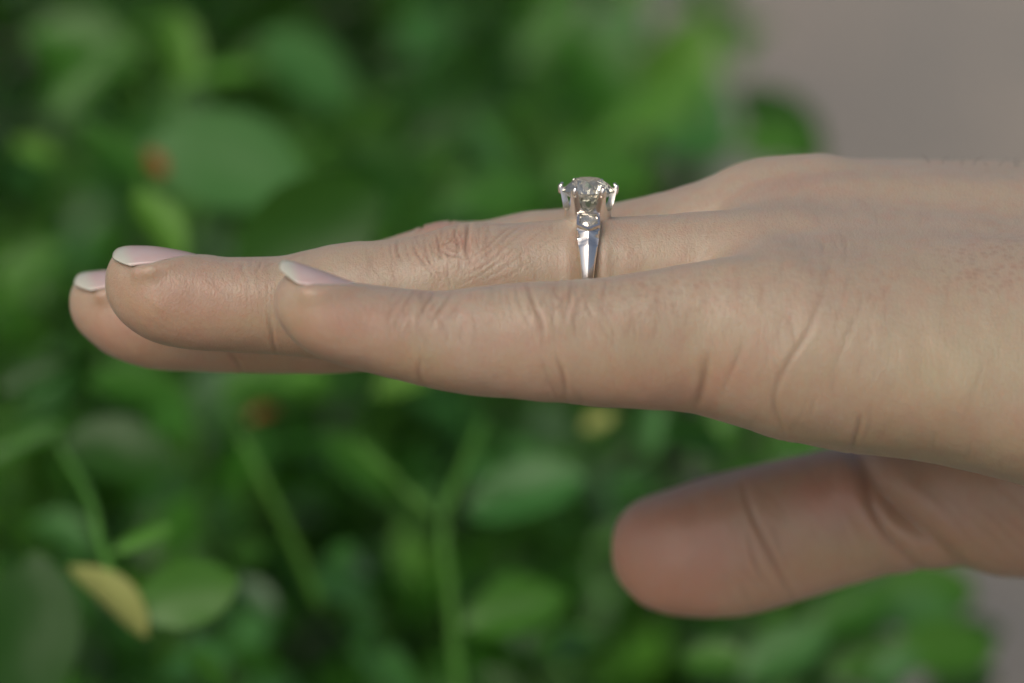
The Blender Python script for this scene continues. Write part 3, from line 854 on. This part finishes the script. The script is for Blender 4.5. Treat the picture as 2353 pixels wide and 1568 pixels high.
# ------------------------------------------------------------------ hairs on the back of the hand
def tube(pts, rad, n=6):
    pts = [Vector(p) for p in pts]
    V, F = [], []
    for i, p in enumerate(pts):
        d = (pts[min(i + 1, len(pts) - 1)] - pts[max(i - 1, 0)]).normalized()
        a = d.orthogonal().normalized(); b = d.cross(a)
        r = rad[i] if hasattr(rad, '__len__') else rad
        for j in range(n):
            t = 2 * math.pi * j / n
            V.append(p + a * (r * math.cos(t)) + b * (r * math.sin(t)))
    for i in range(len(pts) - 1):
        for j in range(n):
            F.append((i * n + j, i * n + (j + 1) % n, (i + 1) * n + (j + 1) % n, (i + 1) * n + j))
    F.append(tuple(range(n))[::-1]); F.append(tuple((len(pts) - 1) * n + j for j in range(n)))
    return V, F
t = NT('hair'); t.bsdf.inputs['Base Color'].default_value = (0.03, 0.022, 0.018, 1); t.bsdf.inputs['Roughness'].default_value = 0.4
M_HAIR = t.m
for (a, b, c) in [((1850, 135), (1862, 90), (1892, 60)), ((2035, 130), (2065, 85), (2112, 58)), ((2180, 190), (2205, 110), (2262, 68)), ((2300, 130), (2295, 90), (2302, 62)),
                  ((1975, 130), (1978, 95), (1985, 62)), ((1795, 120), (1760, 80), (1735, 45)), ((2315, 130), (2318, 90), (2330, 70)), ((2150, 135), (2120, 110), (2100, 98))]:
    pp = []
    for i, q in enumerate(curve([c4(*a), c4(*b), c4(*c)], 4)):
        pp.append(unit_to_mm(q[0], q[1], 18.0) * MM)
    n = len(pp)
    V, F = tube(pp, [0.00006 * (1 - 0.75 * i / (n - 1)) for i in range(n)], 5)
    link('hair', mesh_from('hair', V, F), hand, M_HAIR)

# ------------------------------------------------------------------ the ring
RC = unit_to_mm(1347, 636, 0.0)
TILT = math.radians(11.5)
ring_root = bpy.data.objects.new('ring', None)
COL.objects.link(ring_root)
ring_root.empty_display_size = 0.01
ring_root.matrix_world = VIEW @ Matrix.Translation(Vector(RC * MM)) @ Matrix.Rotation(math.radians(1.0), 4, 'Y') @ Matrix.Rotation(TILT, 4, 'X')
tag(ring_root, 'white gold solitaire ring with a round diamond in six tall prongs', 'ring')

def ring_pt(phi, r, x):
    """phi from the top of the ring towards the camera"""
    return (x, -r * math.sin(phi), r * math.cos(phi))

def sweep_band(side):
    """half of the shank, from the shoulder to the underside: widths and ridge heights along the angle (degrees)"""
    key = [  # phi, half width, ridge radius, edge radius, inner
        (12, 1.40, 9.6, 9.5, 8.3), (22, 1.50, 10.35, 10.2, 8.2), (40, 1.58, 10.3, 10.1, 8.15), (43, 1.45, 10.5, 9.8, 8.15), (46, 0.95, 10.4, 9.35, 8.15), (48.5, 0.80, 10.25, 9.2, 8.15), (51, 1.05, 10.2, 9.3, 8.15),
        (54, 1.16, 10.15, 9.45, 8.15), (61, 1.05, 10.0, 9.4, 8.15), (80, 0.72, 9.75, 9.25, 8.15), (95, 0.68, 9.6, 9.15, 8.15), (130, 0.75, 9.5, 9.1, 8.15), (180, 0.75, 9.5, 9.1, 8.15)]
    key = np.array(key, float)
    phis = np.concatenate([np.linspace(12, 40, 10), np.linspace(41, 65, 30), np.linspace(68, 180, 40)])
    V, F = [], []
    prof = 10
    for ph in phis:
        hw, rr, re, ri = [np.interp(ph, key[:, 0], key[:, i]) for i in range(1, 5)]
        body = np.interp(ph, [41, 52, 64, 80, 95, 180], [1.62, 1.38, 1.12, 0.86, 0.78, 0.8])    # the solid part under the ridge
        bw = min(max(hw, body * 0.98), 1.5) if ph > 40.5 else hw
        p = side * math.radians(ph)
        rmid = 9.38 - 0.25 * min(1, (ph - 40) / 55) if ph > 40.5 else re
        re = max(re, rmid)
        ring_ = [(-bw, ri + 0.25), (-bw, rmid - 0.25), (-bw * 0.97, rmid - 0.02), (-hw * 0.9, re + 0.03), (-0.09, rr), (0.09, rr), (hw * 0.9, re + 0.03), (bw * 0.97, rmid - 0.02), (bw, rmid - 0.25), (bw, ri + 0.25), (bw * 0.6, ri), (-bw * 0.6, ri)]
        if ph <= 40.5:
            ring_ = [(-hw, ri + 0.25), (-hw, re - 0.15), (-hw * 0.97, re), (-hw * 0.55, re), (-0.1, re), (0.1, re), (hw * 0.55, re), (hw * 0.97, re), (hw, re - 0.15), (hw, ri + 0.25), (hw * 0.6, ri), (-hw * 0.6, ri)]
        for x, r in ring_:
            V.append([c * MM for c in ring_pt(p, r, x)])
    n = 12
    for i in range(len(phis) - 1):
        for j in range(n):
            q = (i * n + j, i * n + (j + 1) % n, (i + 1) * n + (j + 1) % n, (i + 1) * n + j)
            F.append(q if side > 0 else q[::-1])
    F.append(tuple(range(n))[::-1] if side > 0 else tuple(range(n)))
    return V, F

V1, F1 = sweep_band(1); V2, F2 = sweep_band(-1)
off = len(V1)
bm_ = mesh_from('band', V1 + V2, F1 + [tuple(off + c for c in f) for f in F2])
band = link('band', bm_, ring_root, M_METAL)
md = band.modifiers.new('edges', 'EDGE_SPLIT'); md.split_angle = math.radians(62)

# the crown: a tapered cup cut into scallops between the prongs
def crown():
    z0, z1 = 7.2, 12.6
    NA, NZ = 96, 22
    rot = math.radians(90)
    V, F = [], []
    def rad(h): s = (h - z0) / (z1 - z0); return 3.0 + 0.98 * s ** 1.1
    def hmax(a):
        # prong positions at +-30, 90 ... degrees seen from the camera; wide scallops between
        d = abs(((a + math.pi / 6) % (math.pi / 3)) - math.pi / 6) / (math.pi / 6)   # 0 at a prong, 1 midway
        if d < 0.26: return 12.4
        s = (d - 0.26) / 0.74
        return 9.5 + (12.4 - 9.5) * max(0, 1 - math.sqrt(max(0, 1 - (1 - s) ** 2.6)))
    for layer, th in ((0, 0.0), (1, -0.80)):
        for i in range(NA):
            a = 2 * math.pi * i / NA
            hm = hmax(a)
            for j in range(NZ):
                h = z0 + (hm - z0) * j / (NZ - 1)
                r = rad(h) + th
                V.append((r * math.sin(a + math.radians(30)) * MM, -r * math.cos(a + math.radians(30)) * MM, h * MM))
    M = NA * NZ
    for i in range(NA):
        k = (i + 1) % NA
        for j in range(NZ - 1):
            q = (i * NZ + j, k * NZ + j, k * NZ + j + 1, i * NZ + j + 1)
            F.append(q); F.append(tuple(M + c for c in q[::-1]))
        F.append((i * NZ + NZ - 1, k * NZ + NZ - 1, M + k * NZ + NZ - 1, M + i * NZ + NZ - 1))
        F.append((k * NZ, i * NZ, M + i * NZ, M + k * NZ))
    return mesh_from('prong_crown', V, F)
cr = link('prong_crown', crown(), ring_root, M_METAL)
md = cr.modifiers.new('edges', 'EDGE_SPLIT'); md.split_angle = math.radians(45)
# prong tips: small rounded claws leaning in over the girdle
prong_mesh = None
for k in range(6):
    if prong_mesh is None:
        pts = [Vector((0, -3.68, 11.6)), Vector((0, -3.76, 12.1)), Vector((0, -3.79, 12.45)), Vector((0, -3.76, 12.72)), Vector((0, -3.62, 12.92)), Vector((0, -3.38, 12.98))]
        V, F = tube([p * MM for p in pts], [0.36e-3, 0.38e-3, 0.38e-3, 0.34e-3, 0.27e-3, 0.12e-3], 12)
        prong_mesh = mesh_from('prong', V, F)
    o = link('prong', prong_mesh, ring_root, M_METAL)
    o.rotation_euler = (0, 0, math.radians(30 + 60 * k))

def brilliant(R, table, crown_h, pav_h, girdle, n=8):
    V = [(0, 0, -pav_h - girdle)]
    add = lambda r, a, z: V.append((r * math.cos(a), r * math.sin(a), z)) or len(V) - 1
    st = 2 * math.pi / n
    T = [add(table, st * (i + 0.5), crown_h) for i in range(n)]
    K = [add(table + (R - table) * 0.52, st * i, crown_h * 0.56) for i in range(n)]
    G = [add(R, st * i / 2, 0) for i in range(2 * n)]
    L = [add(R, st * i / 2, -girdle) for i in range(2 * n)]
    Pv = [add(R * 0.42, st * i, -girdle - pav_h * 0.60) for i in range(n)]
    F = [tuple(T)]
    for i in range(n):
        p = (i - 1) % n
        F.append((T[p], K[i], T[i]))                                   # star
        F.append((T[i], K[i], G[2 * i + 1], K[(i + 1) % n]))           # main kite
        F.append((K[i], G[2 * i], G[2 * i + 1]))
        F.append((K[i], G[(2 * i - 1) % (2 * n)], G[2 * i]))
    for i in range(2 * n):
        j = (i + 1) % (2 * n)
        F.append((G[i], L[i], L[j], G[j]))
    for i in range(n):
        F.append((L[2 * i], Pv[i], L[2 * i + 1])); F.append((L[2 * i], L[(2 * i - 1) % (2 * n)], Pv[i]))
        F.append((L[2 * i + 1], Pv[i], 0, Pv[(i + 1) % n]))
    return V, F
def fix_normals(me):
    import bmesh
    b = bmesh.new(); b.from_mesh(me); bmesh.ops.recalc_face_normals(b, faces=b.faces); b.to_mesh(me); b.free()
V, F = brilliant(3.6, 1.8, 1.5, 2.95, 0.14)
me = mesh_from('center_diamond', [tuple(c * MM for c in v) for v in V], F); fix_normals(me)
dia = link('center_diamond', me, ring_root, M_DIA, smooth=False)
dia.location = (0, 0, 12.1 * MM); dia.rotation_euler = (0, 0, math.radians(11))
V, F = brilliant(1.22, 0.68, 0.34, 0.85, 0.06)
me2 = mesh_from('side_diamond', [tuple(c * MM for c in v) for v in V], F); fix_normals(me2)
for s in (1, -1):
    sd = link('side_diamond', me2, ring_root, M_DIA, smooth=False)
    ph = s * math.radians(32)
    sd.location = [c * MM for c in ring_pt(ph, 10.38, 0)]
    sd.rotation_euler = (ph, 0, 0)
    # raised shield-shaped bright-cut frame round the stone
    fr = []
    outer = [(-1.6, -1.55), (1.6, -1.55), (1.66, 1.0), (0, 2.05), (-1.66, 1.0)]
    inner = [(-1.15, -1.15), (1.15, -1.15), (1.2, 0.72), (0, 1.42), (-1.2, 0.72)]
    V, F = [], []
    for (a, b) in outer: V.append((a, -b, -0.35))
    for (a, b) in outer: V.append((a * 0.96, -b * 0.96, 0.22))
    for (a, b) in inner: V.append((a * 1.04, -b * 1.04, 0.24))
    for (a, b) in inner: V.append((a * 0.9, -b * 0.9, -0.35))
    for q in range(3):
        for i in range(5):
            j = (i + 1) % 5
            F.append((q * 5 + i, q * 5 + j, (q + 1) * 5 + j, (q + 1) * 5 + i))
    me3 = mesh_from('stone_setting', [tuple(c * MM for c in v) for v in V], F); fix_normals(me3)
    so = link('stone_setting', me3, ring_root, M_METAL, smooth=False)
    so.location = [c * MM for c in ring_pt(ph, 10.30, 0)]
    so.rotation_euler = (ph, 0, 0 if s > 0 else math.pi)
    if s < 0:
        so.rotation_euler = (Matrix.Rotation(ph, 3, 'X') @ Matrix.Rotation(math.pi, 3, 'Z')).to_euler()

# ------------------------------------------------------------------ the shrub
shrub = bpy.data.objects.new('shrub', None)
COL.objects.link(shrub)
shrub.location = (-0.1, 0.4, 0.0)
tag(shrub, 'low leafy green shrub with rounded leaves growing beside the pavement', 'shrub')
bpy.context.view_layer.update()
SH_INV = shrub.matrix_world.inverted()
SH_OFF = Vector((-0.1, 0.4, 0.0))

def leaf_mesh(name, wide, cup, bend, nl=7, nw=4, point=0.0):
    """unit-length leaf along +x, face towards +z"""
    V, F = [], []
    for i in range(nl + 1):
        s = i / nl
        w = wide * (math.sin(math.pi * min(1, s ** 0.85)) ** 0.62) * (0.72 + 0.42 * s)
        if i == 0: w = wide * 0.06
        if i == nl: w = wide * 0.10
        for j in range(nw + 1):
            b = 2 * j / nw - 1
            V.append((s, b * w * 0.5, cup * abs(b) ** 1.5 * w + bend * (s * s) * -1.0 + 0.012 * math.sin(9 * s + 3 * b)))
    for i in range(nl):
        for j in range(nw):
            F.append((i * (nw + 1) + j, (i + 1) * (nw + 1) + j, (i + 1) * (nw + 1) + j + 1, i * (nw + 1) + j + 1))
    return V, F
LEAFV = [leaf_mesh('leaf', 0.62, 0.18, 0.12), leaf_mesh('leaf', 0.70, 0.10, 0.05), leaf_mesh('leaf', 0.52, 0.25, 0.2), leaf_mesh('leaf', 0.30, 0.2, 0.08)]
leaf_meshes = {}
def get_leaf(kind, col):
    k = (kind, col)
    if k not in leaf_meshes:
        m = mesh_from('leaf', *LEAFV[kind]); m.materials.append(M_LEAF[col])
        m.polygons.foreach_set('use_smooth', [True] * len(m.polygons))
        leaf_meshes[k] = m
    return leaf_meshes[k]

n_leaf = 0
def place_leaf(base, d, nrm, length, kind, col):
    """world base point, direction of the midrib, face normal"""
    global n_leaf
    d = d.normalized(); y = nrm.cross(d).normalized(); z = d.cross(y).normalized()
    M = Matrix((d, y, z)).transposed().to_4x4()
    M = Matrix.Translation(base - SH_OFF) @ M @ Matrix.Scale(length, 4)
    o = bpy.data.objects.new('leaf', get_leaf(kind, col))
    COL.objects.link(o)
    o.parent = shrub
    o.matrix_local = M
    n_leaf += 1
    return o

V3 = VIEW.to_3x3()
UPW = Vector((0, 0, 1))
def key_leaf(u0, v0, u1, v1, y, kind, col, face=0.5, roll=0.0, dy=0.0):
    """leaf from stalk end (u0,v0) to tip (u1,v1) in the photo, y mm beyond the focus plane"""
    a, b = vw(u0, v0, y), vw(u1, v1, y + dy)
    d = b - a
    tocam = (cam.location - a).normalized()
    n = (tocam * face + UPW * (1 - face) + Vector((roll, 0, 0)))
    place_leaf(a, d, n, d.length, kind, col)

KEY = [
    # u0, v0, u1, v1, depth, shape, colour, facing, roll
    (330, 340, 700, 400, 260, 1, 'pale', 0.75, 0.1), (540, 620, 870, 440, 170, 1, 'deep', 0.9, 0.2), (420, 210, 405, 10, 330, 2, 'lime', 0.6, 0.3),
    (440, 180, 600, 150, 330, 3, 'lime', 0.6, 0.0), (600, 80, 810, 230, 380, 0, 'pale', 0.6, 0.0), (110, 260, 250, 100, 330, 0, 'mid', 0.7, 0.0),
    (320, 150, 60, 60, 380, 0, 'mid', 0.5, 0.0), (180, 270, 345, 410, 240, 3, 'mid', 0.6, 0.0), (340, 345, 380, 400, 230, 0, 'rust', 0.8, 0.0),
    (420, 600, 320, 430, 190, 2, 'lime', 0.7, 0.3), (900, 60, 1000, 110, 430, 1, 'pale', 0.5, 0.0), (1490, 320, 1620, 30, 520, 0, 'lime', 0.55, 0.3),
    (1380, 330, 1640, 170, 500, 3, 'lime', 0.5, 0.0), (1080, 260, 1190, 420, 380, 3, 'pale', 0.6, 0.0), (1285, 370, 1345, 330, 400, 0, 'lime', 0.6, 0.0),
    (1690, 210, 1900, 370, 420, 0, 'deep', 0.5, 0.0), (1680, 330, 1880, 330, 400, 0, 'mid', 0.5, 0.0), (1640, 380, 1640, 190, 440, 2, 'pale', 0.5, 0.0),
    (1500, 330, 1690, 330, 420, 0, 'pale', 0.4, 0.0), (1470, 280, 1330, 60, 520, 0, 'mid', 0.5, 0.0), (1330, 160, 1480, 0, 560, 0, 'pale', 0.4, 0.0), (1200, 150, 1330, -40, 560, 0, 'mid', 0.5, 0.0),
    (310, 1400, 545, 1330, 115, 1, 'mid', 0.85, 0.0), (335, 1465, 185, 1280, 112, 2, 'yellow', 0.35, 0.5), (255, 1270, 395, 1205, 125, 3, 'lime', 0.7, 0.0),
    (60, 1640, 80, 1270, 130, 1, 'deep', 0.9, -0.1), (400, 1060, 150, 1010, 190, 1, 'deep', 0.6, 0.0), (-30, 1060, 140, 970, 180, 3, 'mid', 0.6, 0.0),
    (1350, 1100, 1070, 1160, 210, 0, 'pale', 0.45, 0.0), (1060, 1440, 1300, 1360, 190, 0, 'mid', 0.6, 0.0), (640, 880, 760, 860, 240, 0, 'lime', 0.4, 0.0),
    (860, 900, 980, 860, 240, 0, 'lime', 0.4, 0.0), (570, 960, 630, 935, 260, 0, 'rust', 0.2, 0.0), (1340, 985, 1410, 945, 230, 0, 'yellow', 0.5, 0.0),
    (1490, 1050, 1510, 910, 260, 2, 'pale', 0.5, 0.0), (1590, 1060, 1690, 930, 260, 0, 'mid', 0.5, 0.0), (1760, 1060, 1900, 1000, 280, 0, 'mid', 0.5, 0.0),
    (2040, 1500, 2290, 1480, 240, 0, 'mid', 0.6, 0.0), (2000, 1560, 2110, 1500, 210, 1, 'pale', 0.5, 0.0), (2000, 1420, 2200, 1390, 260, 0, 'pale', 0.5, 0.0),
    (1980, 1400, 2230, 1320, 280, 0, 'mid', 0.5, 0.0), (1850, 1450, 2050, 1350, 250, 0, 'mid', 0.5, 0.0), (1700, 1560, 1900, 1440, 220, 0, 'pale', 0.4, 0.0),
    (500, 900, 700, 840, 260, 0, 'mid', 0.4, 0.0), (200, 870, 420, 900, 230, 0, 'mid', 0.4, 0.0), (0, 640, 140, 560, 300, 0, 'mid', 0.5, 0), (30, 330, 130, 360, 300, 0, 'lime', 0.5, 0),
    (950, 330, 1160, 240, 420, 0, 'deep', 0.6, 0), (800, 340, 1010, 420, 350, 0, 'deep', 0.6, 0), (1020, 470, 1240, 420, 330, 0, 'mid', 0.6, 0), (1260, 420, 1500, 370, 330, 0, 'mid', 0.6, 0),
    (0, 900, 150, 820, 200, 0, 'deep', 0.6, 0), (430, 1500, 520, 1580, 150, 0, 'mid', 0.4, 0), (800, 1480, 960, 1580, 200, 0, 'pale', 0.3, 0), (740, 1000, 900, 1130, 250, 0, 'mid', 0.4, 0)]
KEY += [(1900, 1560, 2080, 1470, 250, 0, 'mid', 0.5, 0.0), (2080, 1420, 2240, 1350, 300, 0, 'mid', 0.5, 0.0), (2120, 1600, 2290, 1540, 260, 0, 'deep', 0.5, 0.0), (1960, 1500, 2060, 1600, 280, 0, 'mid', 0.5, 0.0),
        (2060, 1340, 2220, 1400, 320, 0, 'mid', 0.5, 0.0), (1880, 1380, 2040, 1450, 320, 0, 'deep', 0.5, 0.0), (2150, 1480, 2300, 1440, 320, 0, 'deep', 0.5, 0.0), (1760, 1460, 1900, 1540, 300, 0, 'deep', 0.5, 0.0)]
for a in KEY:
    key_leaf(*a)

rk = np.random.default_rng(5)
for _ in range(46):
    u, v = rk.uniform(-40, 1750), rk.uniform(960, 1600)
    a = rk.uniform(0, 6.28); L = rk.uniform(90, 170)
    key_leaf(u, v, u + L * math.cos(a), v - L * 0.7 * math.sin(a), rk.uniform(205, 300), int(rk.integers(0, 3)), str(rk.choice(['deep', 'mid', 'mid', 'pale', 'grey'])), rk.uniform(0.25, 0.6), rk.uniform(-0.3, 0.3), rk.uniform(-15, 15))
# stems
n_stem = [0]
def stem(pts_world, r0, r1, mat=None):
    p = curve([tuple(q) for q in pts_world], 4)
    n = len(p)
    V, F = tube([Vector(q) - SH_OFF for q in p], [r0 + (r1 - r0) * i / (n - 1) for i in range(n)], 6)
    link('stem', mesh_from('stem', V, F), shrub, mat or M_STEM)
for (pts, r) in [
    (((1060, 1640, 190), (1040, 1400, 190), (1020, 1210, 190), (1060, 1090, 195), (1115, 960, 205)), 0.0019), (((1020, 1210, 190), (930, 1120, 190), (820, 1020, 200)), 0.0017),
    (((740, 1400, 210), (690, 1280, 205), (620, 1130, 200), (560, 1010, 200)), 0.0018), (((300, 1400, 118), (240, 1270, 125), (205, 1140, 140), (130, 1010, 170)), 0.0016),
    (((420, 600, 195), (330, 420, 240), (200, 280, 270)), 0.0016), (((410, 300, 300), (400, 210, 330), (410, 120, 340)), 0.0016), (((1500, 400, 430), (1540, 300, 480), (1600, 160, 520)), 0.0018)]:
    stem([vw(*q) for q in pts], r * 0.62, r * 0.42)

# procedural sprigs through the bed: a woody stem from the soil and a whorl of leaves at its top
def bed_top(x, y):
    fr = min(1, max(0, (y - 0.12) / 0.26)); fr = fr * fr * (3 - 2 * fr)
    return 0.43 + 0.10 * fr + 0.08 * min(max(y, 0), 0.8) + 0.03 * math.sin(7 * x + 2) * math.sin(5 * y + 1) + 0.02 * math.sin(23 * x + 11 * y)
def sprig(x, y, top, nl, size, cols, as_objects, store, with_stem=True):
    base = Vector((x, y, top))
    lean = Vector((random.gauss(0, 0.25), random.gauss(0, 0.25), 1)).normalized()
    if with_stem:
        root = Vector((x + random.gauss(0, 0.03), y + random.gauss(0, 0.03), 0.0))
        stem([root, root.lerp(base, 0.5) + Vector((random.gauss(0, .012), random.gauss(0, .012), 0)), base - lean * 0.02, base + lean * 0.012], 0.0018, 0.0010)
    a0 = random.random() * 6.28
    for k in range(nl):
        a = a0 + 2.4 * k
        el = 0.15 + 0.95 * (k / nl) + random.gauss(0, 0.15)
        d = Vector((math.cos(a) * math.cos(el), math.sin(a) * math.cos(el), math.sin(el)))
        d = (d + lean * 0.3).normalized()
        n = (UPW * 1.0 - d * d.z + Vector((random.gauss(0, .25), random.gauss(0, .25), 0)))
        ln = size * random.uniform(0.75, 1.2)
        p = base - lean * (0.035 * (1 - k / nl)) + d * 0.004
        col = random.choices(cols[0], cols[1])[0]
        kind = random.choices([0, 1, 2], [5, 3, 3])[0]
        if as_objects:
            place_leaf(p, d, n, ln, kind, col)
        else:
            store.append((p, d, n, ln, kind, col))
def in_view(p, m=40):
    q = VIEW.inverted() @ p
    y = q.y * 1000
    k = S * (DM + y) / DM
    u, v = 1176 + q.x * 1000 / k, 784 - q.z * 1000 / k
    return (-m < u < 2352 + m and -m < v < 1568 + m), u, v, y
COLS_LOW = (['deep', 'mid', 'pale', 'lime', 'grey'], [7, 5, 1.5, 0.8, 0.8])
COLS = (['deep', 'mid', 'pale', 'lime', 'grey'], [4, 6, 2.6, 2.2, 1.8])
spots = []
tries = 0
while len(spots) < 260 and tries < 20000:
    tries += 1
    y = random.uniform(-0.02, 0.75); x = random.uniform(-0.24, edge_x(y) - 0.008)
    if all((x - a) ** 2 + (y - b) ** 2 > 0.026 ** 2 for a, b in spots):
        spots.append((x, y))
store = []
VI = VIEW.inverted()
for (x, y) in spots:
    top = bed_top(x, y) + random.uniform(-0.06, 0.01)
    p = Vector((x, y, top))
    ok, u, v, dep = in_view(p, 120)
    if dep < 115: continue
    if ok and n_leaf < 292:
        sprig(x, y, top, random.choice([5, 6, 7]), 0.0185, COLS if y > 0.3 else COLS_LOW, True, store, True)
    else:
        sprig(x, y, top, 8, 0.0175, COLS, False, store, ok and random.random() < 0.5)
# the rest of the bed, outside the picture or deep inside the shrub
for i in range(4800):
    if i < 3000:
        y = random.uniform(0.0, 1.3); x = random.uniform(-0.4, edge_x(y) - 0.022)
        top = bed_top(x, y) + random.uniform(-0.28, -0.02)
    else:
        y = random.uniform(-0.3, 1.85); x = random.uniform(-1.15, edge_x(y) - 0.03)
        top = bed_top(x, y) + random.uniform(-0.2, 0.0)
    p = Vector((x, y, top))
    ok, u, v, dep = in_view(p, 150)
    if dep < 120 and -500 < u < 2800 and v < 1700: continue
    sprig(x, y, top, 8, 0.0175, COLS, False, store, False)
by_col = {}
for (p, d, n, ln, kind, col) in store:
    by_col.setdefault(col, []).append((p, d, n, ln, kind))
Vs, Fs, Ms = [], [], []
mats = list(M_LEAF.keys())
LV = [leaf_mesh('leaf', 0.62, 0.18, 0.12, 4, 2), leaf_mesh('leaf', 0.70, 0.10, 0.05, 4, 2), leaf_mesh('leaf', 0.52, 0.25, 0.2, 4, 2)]
offv = 0
for col, lst in by_col.items():
    for (p, d, n, ln, kind) in lst:
        d = d.normalized(); y = n.cross(d).normalized(); z = d.cross(y)
        R = np.array([d, y, z]).T * ln
        v = np.array(LV[kind][0]) @ R.T + np.array(p - SH_OFF)
        Vs.append(v); Fs.append(np.array(LV[kind][1]) + offv); Ms += [mats.index(col)] * len(LV[kind][1])
        offv += len(v)
fm = np_mesh('foliage', np.concatenate(Vs), np.concatenate(Fs))
for m in mats: fm.materials.append(M_LEAF[m])
fm.polygons.foreach_set('material_index', Ms)
fo = link('foliage', fm, shrub, None)
fo['kind'] = 'stuff'
print('leaves', n_leaf, 'stored', len(store), 'hand verts', nv)
